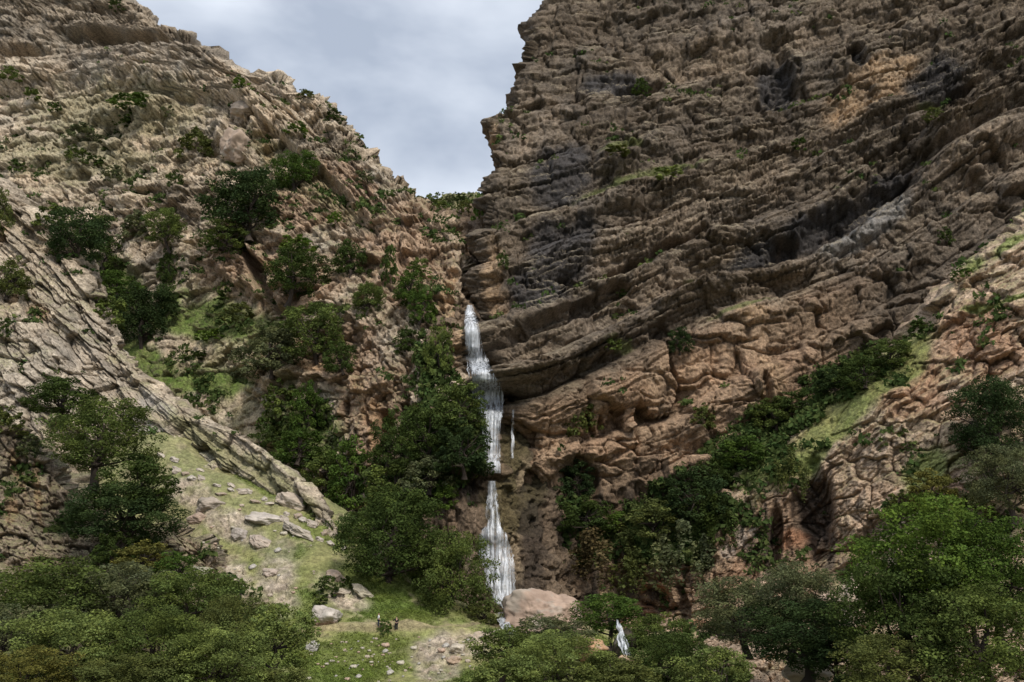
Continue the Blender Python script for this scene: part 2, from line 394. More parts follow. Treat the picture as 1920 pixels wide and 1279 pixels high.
# ---- diagonal ridge of smooth slabs in front of it
sR = strata([[(-200, 120), (0, 330), (120, 415), (200, 560), (400, 760), (700, 1000)],
    [(-200, 250), (0, 400), (100, 480), (250, 690), (400, 830), (700, 1050)],
    [(-200, 330), (0, 470), (80, 540), (150, 600), (270, 745), (330, 800), (450, 900), (700, 1090)],
    [(-200, 430), (0, 548), (80, 600), (180, 690), (280, 800), (450, 940), (700, 1150)],
    [(-200, 560), (0, 640), (100, 715), (230, 800), (400, 930), (700, 1200)],
    [(-200, 680), (0, 775), (70, 830), (120, 900), (300, 1050), (700, 1350)]])
def bR(P, px, py, d):
    s = sR(px, py); q = np.stack([P[..., 0], s * 9, P[..., 1] * .5], -1)
    f = s - np.floor(s); mj = np.clip(f / .3, 0, 1) ** .5 * (1 - .85 * sstep(.45, .95, f))
    amp = .6 * curve([(-1, 2), (0, 2.0), (1, 3.4), (2, 3.4), (3, 2.6), (4, 3.0), (6, 3)])(np.floor(s))
    wq = q + .8 * np.stack([fbm(q, 4, 2, 171), .4 * fbm(q, 4, 2, 172), fbm(q, 4, 2, 173)], -1)
    h = fbm(P, 22, 3, 55) * 2.5 + mj * amp * np.clip(.7 + .6 * fbm(P, 18, 2, 56), 0.1, 1.2)
    h = h + beds(s, q, 4, 1.3, 57, .6)
    tq = np.stack([P[..., 0] * .66 - P[..., 2] * .75, P[..., 0] * .75 + P[..., 2] * .66, P[..., 1]], -1)
    tq = tq + .7 * np.stack([fbm(P, 4, 2, 174), fbm(P, 4, 2, 175), fbm(P, 4, 2, 176)], -1)
    b1, c1, e1 = blocks(tq, (7.5, 3.4, 8), 2.2, 61, .6); b2, c2, e2 = blocks(tq, (2.6, 1.3, 2.8), .6, 62, .6); b3, c3, e3 = blocks(tq, (.9, .6, .9), .25, 64, .5)
    h = h + b1 + b2 + b3 + fbm(P, .8, 3, 63) * .15
    h = h * (1 - .5 * blob(px, py, P, [(330, 790, 70, 40, -38), (450, 850, 110, 40, -35), (590, 950, 70, 30, -40)], sc=5))
    P2 = P + d * h[..., None]
    def colf(Q, n):
        c = rockbase(P, q, c2, 65, C3(.45, .385, .305), C3(.40, .37, .33), C3(.38, .305, .235))
        c = mixc(c, C3(.42, .40, .37), blob(px, py, P, [(290, 810, 50, 14, -25), (360, 850, 60, 16, -30), (300, 760, 40, 14, -35), (560, 980, 60, 14, -35)], sc=4) * .6)
        c = mixc(c, ORNG * .9, blob(px, py, P, [(80, 590, 26, 12, -20), (8, 440, 20, 16, 0), (30, 560, 10, 20, 0)], sc=3) * .6)
        c = mixc(c, C3(.17, .155, .14), blob(px, py, P, [(130, 590, 110, 14, -42), (210, 690, 80, 10, -42), (120, 660, 60, 10, -35)], sc=5) * .25)
        up = sstep(.5, .85, n[..., 2]) * sstep(0, .35, fbm(P, 6, 3, 68)); c = mixc(c, YGR, up * .5)
        return mixc(c, YGR * .8, blob(px, py, P, [(400, 835, 90, 22, -38), (520, 905, 90, 20, -38), (350, 800, 40, 10, -38)], sc=3) * .6)
    return P2, colf
sheet('slab_ridge', M_rock, 330, 1190, lambda y: 0 * y - 330,
    curve([(330, -30), (350, 14), (385, 40), (398, 60), (412, 84), (440, 112), (490, 146), (540, 170), (570, 178), (600, 195), (650, 228), (690, 258), (740, 318), (790, 380), (810, 440), (840, 500), (900, 562), (960, 618), (1010, 646), (1190, 700)]),
    [(-130, 330, 205), (0, 360, 200), (110, 440, 194), (190, 600, 186), (320, 740, 173), (480, 840, 160), (620, 960, 148), (690, 1190, 150), (-130, 700, 176), (0, 600, 180), (100, 760, 170), (250, 900, 168), (0, 1190, 160), (-130, 1190, 160), (450, 1000, 163)],
    bR, wrap=('R',), round_px=14, round_m=4, wrap_depth=24)

# ---- dark broken outcrop at the far left
def bO(P, px, py, d):
    q = np.stack([P[..., 0] * 1.0 + P[..., 2] * .3, P[..., 2] * .6, P[..., 1]], -1)
    b1, c1, e1 = blocks(q, (3.4, 1.7, 3), 1.8, 81, .6); b2, c2, e2 = blocks(q, (1.1, .7, 1.1), .7, 82, .6)
    rib = fbm(np.stack([P[..., 0] + P[..., 2] * .25, P[..., 2] * .25, P[..., 1]], -1), 3, 4, 83)
    P2 = P + d * (b1 + b2 + rib * 2.2 + fbm(P, .7, 3, 84) * .25)[..., None]
    def colf(Q, n):
        c = rockbase(P, q, c2, 85, C3(.32, .26, .20), C3(.27, .25, .22), C3(.29, .205, .145))
        c = mixc(c, ORNG * .75, blob(px, py, P, [(35, 880, 9, 50, 15), (70, 920, 7, 60, 5), (20, 960, 12, 30, 0)], sc=2) * .7)
        return mixc(c, YGR * .6, sstep(.45, .8, n[..., 2]) * .6)
    return P2, colf
csheet('dark_outcrop', M_rock, -330, 480, curve([(-140, 745), (0, 790), (60, 828), (110, 880), (165, 960), (200, 1010), (330, 985), (370, 1010), (440, 1080), (480, 1130)]), lambda x: 0 * x + 1260,
    [(-140, 745, 138), (0, 790, 140), (110, 880, 142), (330, 1000, 138), (480, 1130, 128), (0, 1000, 130), (200, 1100, 128), (0, 1260, 112), (480, 1260, 112), (-140, 1260, 112)],
    bO, round_px=22, round_m=5, step=2.0)

# ---- wall of the gorge behind the fall
def bG(P, px, py, d):
    q = np.stack([P[..., 0], P[..., 2] * .2, P[..., 1] * .5], -1)
    fl = fbm(q, 1.1, 4, 91); fl2 = 1 - np.abs(fbm(q, .8, 3, 92)) * 2
    cid = .5 + .5 * vnoise(q * 2, 93)
    b1, c1, e1 = blocks(P, (3.5, 4, 3.5), 1.6, 94, .5)
    am = sstep(760, 900, py)
    h = b1 * (1 - .5 * am) + fbm(P, 9, 3, 95) * 2 + fl * (1.2 + 1.2 * am) + fl2 * (.3 + .9 * am) + fbm(P, .8, 3, 96) * .35
    h = h - 1.6 * sstep(880, 904, py + 6 * fbm(P, 3, 2, 97)) * sstep(975, 900, py) * sstep(960, 915, px) + 1.6 * sstep(860, 885, py) * sstep(900, 888, py) * sstep(970, 930, px)
    P2 = P + d * h[..., None]
    def colf(Q, n):
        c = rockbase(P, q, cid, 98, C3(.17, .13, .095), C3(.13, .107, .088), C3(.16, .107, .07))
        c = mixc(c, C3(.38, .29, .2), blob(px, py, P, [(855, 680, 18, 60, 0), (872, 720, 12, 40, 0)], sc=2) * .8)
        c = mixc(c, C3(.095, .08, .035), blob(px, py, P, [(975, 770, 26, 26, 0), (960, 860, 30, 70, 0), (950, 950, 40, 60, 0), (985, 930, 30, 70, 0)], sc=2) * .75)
        c = mixc(c, C3(.03, .024, .02), blob(px, py, P, [(965, 700, 34, 60, -30), (865, 905, 60, 24, 0), (905, 640, 12, 50, 0), (1000, 1000, 26, 100, 0), (985, 880, 14, 60, 0), (975, 1090, 14, 40, 0)], sc=3) * .75)  # near-black wet rock; shade of the deep recess is put into this colour
        c = mixc(c, C3(.30, .23, .15), blob(px, py, P, [(965, 1040, 14, 60, 0), (945, 1100, 14, 40, 0), (980, 880, 14, 30, 0)], sc=1.5) * .7)
        return c
    return P2, colf
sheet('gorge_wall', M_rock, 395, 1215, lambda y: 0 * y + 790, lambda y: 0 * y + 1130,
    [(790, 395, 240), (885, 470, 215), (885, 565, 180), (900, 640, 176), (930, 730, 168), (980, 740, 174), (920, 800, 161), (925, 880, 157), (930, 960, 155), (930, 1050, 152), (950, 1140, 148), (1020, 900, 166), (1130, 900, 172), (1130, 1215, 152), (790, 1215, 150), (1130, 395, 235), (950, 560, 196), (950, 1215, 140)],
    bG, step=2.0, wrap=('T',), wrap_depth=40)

# ---- great right hand cliff
sA = strata([[(800, -150), (1150, -200), (1400, -240), (2100, -320)],
    [(800, 20), (1150, -20), (1400, -60), (2100, -220)],
    [(800, 120), (1000, 112), (1150, 75), (1400, 30), (1920, -120), (2100, -160)],
    [(800, 215), (930, 210), (1150, 185), (1450, 120), (1650, 55), (1920, -30), (2100, -90)],
    [(800, 330), (1000, 300), (1200, 255), (1450, 205), (1700, 130), (1920, 30), (2100, -20)],
    [(800, 445), (900, 430), (1100, 372), (1300, 312), (1500, 250), (1700, 185), (1920, 75), (2100, 10)],
    [(800, 520), (920, 490), (1060, 440), (1200, 420), (1400, 345), (1520, 300), (1700, 230), (1920, 120), (2100, 40)],
    [(800, 640), (900, 620), (1000, 570), (1200, 490), (1330, 430), (1420, 410), (1560, 350), (1700, 275), (1920, 165), (2100, 80)],
    [(800, 760), (930, 715), (985, 685), (1060, 650), (1200, 585), (1330, 530), (1500, 487), (1600, 415), (1700, 345), (1760, 295), (1920, 205), (2100, 110)],
    [(800, 830), (930, 778), (985, 745), (1100, 700), (1200, 650), (1330, 590), (1500, 545), (1650, 480), (1800, 380), (1920, 300), (2100, 190)],
    [(800, 960), (1040, 840), (1280, 760), (1420, 690), (1600, 600), (1800, 470), (1920, 400), (2100, 300)],
    [(800, 1060), (1040, 930), (1230, 885), (1400, 800), (1600, 690), (1800, 560), (1920, 480), (2100, 400)],
    [(800, 1150), (1100, 1040), (1400, 920), (2100, 560)]])
def bA(P, px, py, d):
    s = sA(px, py); s = s + .07 * fbm(P, 16, 3, 100)
    q = np.stack([P[..., 0], s * 9, P[..., 1] * .5], -1)
    wq = q + 1.0 * np.stack([fbm(q, 5, 2, 271), .5 * fbm(q, 5, 2, 272), fbm(q, 5, 2, 273)], -1)
    f = s - np.floor(s); mj = np.clip(f / .2, 0, 1) ** .5 * (1 - .95 * sstep(.3, .95, f))
    amp = curve([(-2, 1.5), (0, 1.5), (1, 1.5), (2, 2.2), (3, 2.4), (4, 2.2), (5, 3.4), (6, 3.2), (7, 6.0), (8, 6.0), (9, 3.5), (10, 2.5), (11, 3.5), (13, 3)])(np.floor(s))
    red = sstep(8.9, 9.6, s)
    h = fbm(P, 30, 3, 101) * 4.0 + mj * amp * 1.25 * np.clip(.85 + .5 * fbm(P, 24, 2, 102), .35, 1.3)
    kb = np.clip(.5 + 1.0 * fbm(P, 17, 2, 125), .12, 1.1)
    h = h + beds(s, q, 4, 1.25, 103, .9) * (1 - .85 * red) * (.3 + .7 * kb) + beds(s, q, 10, .5, 104, 1.4) * (1 - .85 * red) * kb
    pw = P + 1.2 * np.stack([fbm(P, 5, 2, 274), fbm(P, 5, 2, 275), fbm(P, 5, 2, 276)], -1)
    g1, gc1, ge1 = blocks(pw, (5.5, 6, 4.5), 2.0, 126, .35); g2, gc2, ge2 = blocks(pw, (1.7, 2, 1.2), .75, 127, .45)
    m1, mc1, me1 = blocks(pw, (13, 14, 9), 5.0, 130, .25)
    h = h + g1 * (.5 + .4 * red) + g2 * (.6 - kb * .35) + m1 * (.35 + .65 * red)
    b1, c1, e1 = blocks(wq, (8, 3, 6), 1.9, 105, .35); b2, c2, e2 = blocks(wq, (2.4, .9, 2.2), .75, 106, .5)
    b3, c3, e3 = blocks(wq, (.9, .42, .9), .32, 107, .5)
    h = h + b1 * (1 - .7 * red) + b2 * kb * .8 * (1 - .6 * red) + b3 * .6 + fbm(P, .9, 3, 108) * .12
    rec = blob(px, py, P, [(1455, 150, 34, 55, 5), (1606, 105, 16, 22, 10), (1555, 430, 120, 26, 28), (1470, 470, 60, 20, 15), (1690, 300, 60, 22, 32), (1250, 470, 120, 14, 25), (1060, 600, 110, 12, 27), (1200, 165, 50, 14, 12), (1790, 190, 60, 14, 25), (1430, 740, 10, 50, 0), (1080, 905, 40, 40, 0), (1190, 940, 50, 40, 0), (1040, 1010, 50, 60, 0)], nz=1.0, sc=6)
    h = h - rec * 4.5
    h = h + blob(px, py, P, [(1165, 300, 50, 28, 10), (1270, 560, 60, 14, 22), (1000, 715, 30, 26, 20), (1360, 760, 90, 70, 20)], nz=.3) * 2.5
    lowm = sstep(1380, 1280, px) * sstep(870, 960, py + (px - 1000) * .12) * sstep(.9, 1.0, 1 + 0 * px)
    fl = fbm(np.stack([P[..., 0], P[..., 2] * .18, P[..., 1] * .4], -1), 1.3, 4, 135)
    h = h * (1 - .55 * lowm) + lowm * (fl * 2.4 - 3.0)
    for kk, dd, ww in ((2.0, 2.2, .055), (5.0, .95, .07)):              # long open bedding cracks
        t_ = s * kk + .18 * fbm(P, 12, 3, 128); ft = np.abs(t_ - np.round(t_)); on = sstep(-.15, .15, fbm(np.stack([P[..., 0] * .06, np.round(t_) * 2.7, P[..., 1] * .03], -1), 1, 2, 129))
        h = h - dd * on * (1 - sstep(ww * .35, ww, ft)) * (1 - .75 * red)
    P2 = P + d * h[..., None]
    def colf(Q, n):
        c = rockbase(P, q, c2, 110, C3(.148, .118, .091), C3(.118, .102, .088), C3(.140, .106, .076))
        lt = blob(px, py, P, [(1300, 400, 300, 40, 25), (1200, 560, 260, 30, 27), (1500, 530, 200, 30, 25), (1000, 250, 60, 60, 0), (1400, 90, 200, 40, 15), (1850, 330, 120, 80, 30)], sc=6)
        c = c * (1 + .55 * lt)[..., None]
        rm = red * (1 - .35 * np.clip(.5 + fbm(P, 10, 3, 112), 0, 1)) * sstep(1700, 1450, px)
        c = mixc(c, mixc(np.broadcast_to(C3(.46, .325, .215), c.shape), C3(.45, .285, .18), np.clip(.5 + fbm(P, 6, 4, 113), 0, 1)) * (1 + .5 * fbm(q, 2, 3, 114))[..., None], rm * .9)
        om = blob(px, py, P, [(1640, 165, 90, 38, 32), (1590, 215, 50, 26, 40), (1660, 130, 60, 26, 20), (932, 530, 14, 60, 0), (945, 575, 26, 20, 20), (1465, 477, 7, 20, 0), (930, 250, 8, 24, 0), (1410, 600, 30, 20, 0), (1440, 720, 30, 40, 0), (1560, 440, 14, 14, 0)], sc=4)
        c = mixc(c, C3(.40, .275, .17) * (1 + .5 * fbm(P, 1.5, 3, 116))[..., None], om * .9 * np.clip(.9 + 1.3 * fbm(P, 2.5, 4, 117), .2, 1))
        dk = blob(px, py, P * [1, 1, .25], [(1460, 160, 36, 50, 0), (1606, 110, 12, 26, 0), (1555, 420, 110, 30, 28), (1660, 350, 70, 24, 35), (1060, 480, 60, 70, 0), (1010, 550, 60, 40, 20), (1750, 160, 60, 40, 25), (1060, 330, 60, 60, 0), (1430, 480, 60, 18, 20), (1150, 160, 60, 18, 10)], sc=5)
        c = mixc(c, C3(.045, .045, .05), dk * .8)  # dark run-down stains, with the overhang's shade painted in as well
        gw = blob(px, py, P, [(1660, 400, 50, 26, 40), (1580, 465, 60, 20, 25), (1640, 420, 12, 36, 0), (1610, 440, 8, 26, 0)], sc=3)
        c = mixc(c, C3(.24, .235, .23), gw * .7)
        tr = 1 - np.abs(fbm(np.stack([P[..., 0], P[..., 2] * .12, P[..., 1]], -1), 2.2, 3, 118)) * 3      # vertical seepage marks
        c = c * (1 - .28 * np.clip(tr, 0, 1) * sstep(0, .4, fbm(P, 18, 2, 119) + .2))[..., None]
        up = sstep(.45, .85, n[..., 2]) * sstep(-.1, .25, fbm(P, 6, 3, 120))
        c = mixc(c, C3(.30, .25, .17), up * .55 * (1 - red))
        gr = blob(px, py, P, [(1260, 325, 60, 10, 12), (1160, 285, 40, 8, 10), (1150, 355, 60, 10, 20), (1350, 520, 60, 6, 8), (1390, 585, 60, 6, 20), (1150, 655, 40, 10, 0), (1745, 215, 24, 14, 0)], sc=3)
        c = mixc(c, C3(.13, .15, .05), gr * .75)
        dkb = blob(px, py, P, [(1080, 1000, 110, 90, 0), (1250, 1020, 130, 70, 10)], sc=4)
        c = mixc(c, C3(.11, .076, .05), np.maximum(dkb, lowm) * .85)  # brown wet rock, coloured darker to stand in for recess shade
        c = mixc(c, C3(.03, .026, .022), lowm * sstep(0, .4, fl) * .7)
        return c
    return P2, colf
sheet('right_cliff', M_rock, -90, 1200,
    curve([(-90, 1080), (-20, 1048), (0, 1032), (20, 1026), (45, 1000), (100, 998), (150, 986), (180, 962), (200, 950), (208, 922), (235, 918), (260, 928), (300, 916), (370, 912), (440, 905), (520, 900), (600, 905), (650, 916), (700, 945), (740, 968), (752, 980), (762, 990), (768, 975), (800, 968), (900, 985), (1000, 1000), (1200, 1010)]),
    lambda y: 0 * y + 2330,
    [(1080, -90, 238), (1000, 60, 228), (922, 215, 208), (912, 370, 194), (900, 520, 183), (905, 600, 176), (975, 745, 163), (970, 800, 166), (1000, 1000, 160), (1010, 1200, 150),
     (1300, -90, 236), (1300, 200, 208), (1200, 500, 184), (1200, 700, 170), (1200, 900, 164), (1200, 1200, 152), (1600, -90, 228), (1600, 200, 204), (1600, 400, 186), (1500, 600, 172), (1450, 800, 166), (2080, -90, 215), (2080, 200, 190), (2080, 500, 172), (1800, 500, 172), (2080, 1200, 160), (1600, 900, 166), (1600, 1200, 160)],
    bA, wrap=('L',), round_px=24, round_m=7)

# ---- right foreground spur with its turf ramp
sF = strata([[(1000, 1000), (1240, 930), (1400, 850), (1560, 720), (1740, 540), (2100, 300)],
    [(1000, 1100), (1340, 1060), (1400, 930), (1560, 800), (1740, 640), (2100, 420)],
    [(1000, 1200), (1340, 1160), (1560, 900), (1740, 740), (1850, 650), (2100, 540)],
    [(1000, 1300), (1340, 1260), (1560, 1000), (1740, 850), (2100, 640)], [(1000, 1400), (2100, 800)]])
def bF(P, px, py, d):
    s = sF(px, py); q = np.stack([P[..., 0], s * 11, P[..., 1] * .5], -1)
    wq = q + .8 * np.stack([fbm(q, 4, 2, 371), fbm(q, 4, 2, 372), fbm(q, 4, 2, 373)], -1)
    pw = P + 1.2 * np.stack([fbm(P, 4, 2, 374), fbm(P, 4, 2, 375), fbm(P, 4, 2, 376)], -1)
    b1, c1, e1 = blocks(pw, (6, 6, 4.5), 2.2, 131, .35); b2, c2, e2 = blocks(pw, (2.2, 2.2, 1.5), .7, 132, .45)
    b3, c3, e3 = blocks(wq, (.7, .4, .7), .25, 133, .5)
    rib = fbm(np.stack([P[..., 0], P[..., 2] * .15, P[..., 1] * .5], -1), 2.6, 4, 134)
    low = blob(px, py, P, [(1260, 1090, 150, 70, 0), (1470, 1000, 110, 110, 0)], sc=6)
    gs = blob(px, py, P, [(1560, 800, 170, 36, 42), (1440, 870, 60, 30, 40), (1680, 690, 90, 34, 42), (1240, 1000, 120, 40, 10)], sc=5)
    h = fbm(P, 18, 3, 135) * 2.5 + (beds(s, q, 4, 1.3, 136, .9) + b1 + b2 * .7 + b3) * (1 - .7 * gs) + fbm(P, .7, 3, 138) * .25
    h = h + low * rib * 2.4
    h = h - 4.5 * blob(px, py, P, [(1525, 975, 36, 90, 0), (1455, 1010, 12, 60, 0)], nz=.35, sc=4) - 4.5 * blob(px, py, P, [(1220, 1140, 40, 40, 0), (1340, 1130, 8, 40, 0), (1270, 1150, 16, 50, 0), (1170, 1100, 30, 50, 0)], nz=.5, sc=3)
    P2 = P + d * h[..., None]
    def colf(Q, n):
        c = rockbase(P, q, c2, 140, C3(.47, .36, .27), C3(.40, .335, .27), C3(.46, .32, .23))
        up = sstep(.4, .8, n[..., 2]) * sstep(-.1, .25, fbm(P, 5, 3, 143)); c = mixc(c, YGR, up * .5)
        c = mixc(c, C3(.40, .22, .13), blob(px, py, P, [(1840, 640, 90, 60, 15), (1700, 720, 70, 60, 50), (1380, 1080, 40, 30, 0)], sc=5) * .55)
        c = mixc(c, C3(.26, .165, .105), low * .7)
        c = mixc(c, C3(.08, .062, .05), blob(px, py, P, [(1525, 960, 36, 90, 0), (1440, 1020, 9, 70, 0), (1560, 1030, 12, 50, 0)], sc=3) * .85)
        c = mixc(c, C3(.42, .20, .11), blob(px, py, P, [(1205, 1120, 9, 40, 0), (1235, 1110, 8, 34, 0), (1290, 1170, 30, 8, 10), (1480, 1010, 30, 20, 0)], sc=2) * .6)
        c = mixc(c, C3(.48, .40, .33), blob(px, py, P, [(1390, 1010, 14, 30, 20), (1365, 1035, 16, 16, 0), (1415, 1000, 10, 10, 0), (1590, 1130, 12, 60, 5)], sc=2) * .7)
        g = mixc(np.broadcast_to(GRN2, c.shape), C3(.20, .20, .07), np.clip(.5 + fbm(P, 4, 3, 144), 0, 1)) * (1 + .5 * fbm(P, 1, 3, 145))[..., None]
        c = mixc(c, g, gs * .92)
        c = mixc(c, GRN2 * 1.1, blob(px, py, P, [(1890, 465, 34, 10, 38), (1830, 500, 20, 12, 30), (1900, 565, 40, 7, 12), (1850, 580, 40, 6, 10), (1740, 880, 60, 30, 30), (1830, 920, 40, 26, 0)], sc=3) * .85)
        return c
    return P2, colf
csheet('right_spur', M_rock, 1120, 2330, curve([(1120, 1040), (1180, 985), (1240, 960), (1330, 925), (1390, 868), (1440, 830), (1500, 785), (1560, 745), (1650, 670), (1710, 635), (1745, 590), (1762, 555), (1785, 520), (1820, 488), (1850, 468), (1885, 445), (1920, 418), (2080, 330), (2330, 200)]), lambda x: 0 * x + 1290,
    [(1120, 1040, 160), (1240, 970, 158), (1390, 880, 156), (1560, 750, 154), (1745, 590, 152), (1920, 420, 152), (2080, 330, 150), (1340, 1060, 149), (1200, 1180, 147), (1450, 930, 148), (1500, 1080, 143), (1600, 850, 143), (1600, 1000, 139), (1750, 750, 138), (1900, 600, 138), (1900, 800, 130), (1750, 950, 131), (2080, 700, 132), (2080, 1290, 108), (1700, 1290, 112), (1400, 1290, 122), (1200, 1290, 126)],
    bF, wrap=('T', 'L'), round_px=26, round_m=7, step=2.0)

# ---- grass slope and meadow
def bM(P, px, py, d):
    sh = blob(px, py, P, [(430, 985, 70, 26, -30), (520, 1090, 40, 60, 0), (440, 1090, 34, 60, 20), (640, 1110, 60, 22, -25), (850, 1210, 70, 20, 0), (820, 1240, 40, 40, 0), (360, 930, 60, 20, -20)], sc=5)
    b1, c1, e1 = blocks(P, (1.4, 1.4, 1.0), .35, 151, .3); b2, c2, e2 = blocks(P, (.6, .6, .6), .2, 152, .3)
    h = fbm(P, 12, 4, 153) * 1.5 + fbm(P, 1.6, 3, 154) * .28 + sh * (b1 + b2)
    h = h + .6 * (1 - sstep(2, 9, np.abs(py - (1180 + 4 * np.sin(px / 60))))) * sstep(540, 600, px) * sstep(960, 900, px)   # edge of the terrace
    P2 = P + d * h[..., None]
    def colf(Q, n):
        g = mixc(np.broadcast_to(C3(.135, .19, .045), P.shape), C3(.30, .285, .12), np.clip(.45 + 1.1 * fbm(P, 6, 4, 155), 0, 1))
        g = mixc(g, C3(.33, .27, .18), sstep(.15, .5, fbm(P, 2.2, 4, 156)) * .6)
        g = mixc(g, C3(.32, .285, .17), sstep(1120, 900, py) * .45)
        g = mixc(g, C3(.15, .195, .042), blob(px, py, P, [(690, 1090, 60, 22, -30), (480, 905, 60, 16, -28), (760, 1160, 60, 14, 0), (640, 1240, 120, 40, 0), (700, 1205, 100, 16, 0), (610, 1000, 60, 14, -30)], sc=4) * .75)
        r = rockbase(P, P, c2, 157, C3(.46, .40, .33), C3(.42, .385, .34), C3(.44, .35, .27))
        g = mixc(g, r, sh * np.clip(.75 + .8 * fbm(P, 1.5, 3, 158), 0, 1))
        pathm = (1 - sstep(3, 8, np.abs(py - (1183 + 4 * np.sin(px / 60) - 12 * sstep(760, 860, px))))) * sstep(540, 600, px)
        g = mixc(g, C3(.38, .29, .2), pathm * .55)
        return g * (1 + .45 * fbm(P, .7, 3, 159))[..., None]
    return P2, colf
csheet('meadow', M_grass, -140, 1300, curve([(-140, 960), (0, 930), (150, 850), (230, 770), (300, 785), (420, 835), (560, 905), (640, 960), (720, 1040), (800, 1110), (900, 1140), (1000, 1150), (1300, 1190)]), lambda x: 0 * x + 1400,
    [(-140, 960, 170), (230, 770, 178), (300, 800, 171), (330, 850, 162), (420, 862, 169), (420, 905, 157.5), (560, 925, 160), (560, 972, 150), (640, 980, 154), (640, 1020, 145), (720, 1070, 140), (900, 1145, 141), (1000, 1150, 142), (1300, 1190, 140), (300, 950, 155), (450, 1050, 143), (350, 1100, 136), (600, 1130, 131), (600, 1178, 127.5), (740, 1178, 127.5), (880, 1178, 130), (600, 1279, 112), (800, 1279, 113), (1000, 1279, 114), (-140, 1400, 92), (300, 1400, 95), (800, 1400, 97), (1300, 1400, 100), (0, 1150, 128), (200, 1200, 120)],
    bM, wrap=('T',), round_px=10, round_m=3, wrap_depth=20)

# ---- far hill seen through the notch
def bH(P, px, py, d):
    b1, c1, e1 = blocks(P, (5, 5, 3), 3, 161, .5); b2, c2, e2 = blocks(P, (2, 2, 1.2), 1, 162, .5)
    P2 = P + d * (b1 + b2 + fbm(P, 15, 3, 163) * 4)[..., None]
    def colf(Q, n):
        c = rockbase(P, P, c2, 164, C3(.36, .27, .2), C3(.3, .26, .2), C3(.36, .23, .17))
        return mixc(c, C3(.13, .16, .06), sstep(400, 380, py) * .75)
    return P2, colf
csheet('far_hill', M_rock, 700, 1020, curve([(700, 375), (800, 372), (850, 364), (880, 370), (1020, 380)]), lambda x: 0 * x + 620,
    [(700, 375, 330), (850, 364, 325), (1020, 380, 330), (850, 420, 285), (850, 470, 262), (900, 520, 245), (700, 620, 250), (1020, 620, 240)], bH, wrap=('T',), round_px=12, round_m=8, wrap_depth=60)

# ---- valley floor in front, reaching back past the camera and out to the sides
def valley():
    xs = np.concatenate([np.linspace(-900, -121, 40), np.linspace(-120, 120, 241), np.linspace(121, 900, 40)])
    ys = np.concatenate([np.linspace(-600, -31, 30), np.linspace(-30, 118, 149)])
    X, Y = np.meshgrid(xs, ys)
    def base(X, Y):
        z = np.interp(Y, [-600, -120, -20, 8, 30, 60, 95, 118], [60, 20, 2, -2.2, -12, -19, -19, -20.0])
        side = sstep(25, 120, np.abs(X)); return z + side * 9 * sstep(40, 110, Y) + sstep(150, 900, np.abs(X)) * 60
    Z = base(X, Y); P = np.stack([X, Y, Z], -1)
    Z = Z + fbm(P, 14, 4, 181) * 1.2 * sstep(4, 20, np.hypot(X, Y)); P[..., 2] = Z
    c = mixc(np.broadcast_to(C3(.09, .11, .035), P.shape), C3(.22, .18, .11), np.clip(.4 + 1.2 * fbm(P, 7, 4, 182), 0, 1))
    me = mesh_np('valley_floor', P.reshape(-1, 3), grid_faces(*P.shape[:2])[:, ::-1], M_grass, c.reshape(-1, 3))
    tag(link('valley_floor', me), kind='structure'); 
    return lambda x, y: float(base(np.array(x), np.array(y)))
VZ = valley()
TV = [(v, a, b) for v, a, b in TERR]
def ground(px, py, back=0.0):
    """nearest terrain point seen at a pixel"""
    best = None
    for V, qx, qy in TV:
        d = (qx - px) ** 2 + (qy - py) ** 2; m = d < 36
        if m.any():
            k = np.where(m)[0]; k = k[np.argmin(V[k, 1] + d[k] * .02)]
            if best is None or V[k, 1] < best[1]: best = V[k].copy()
    return best

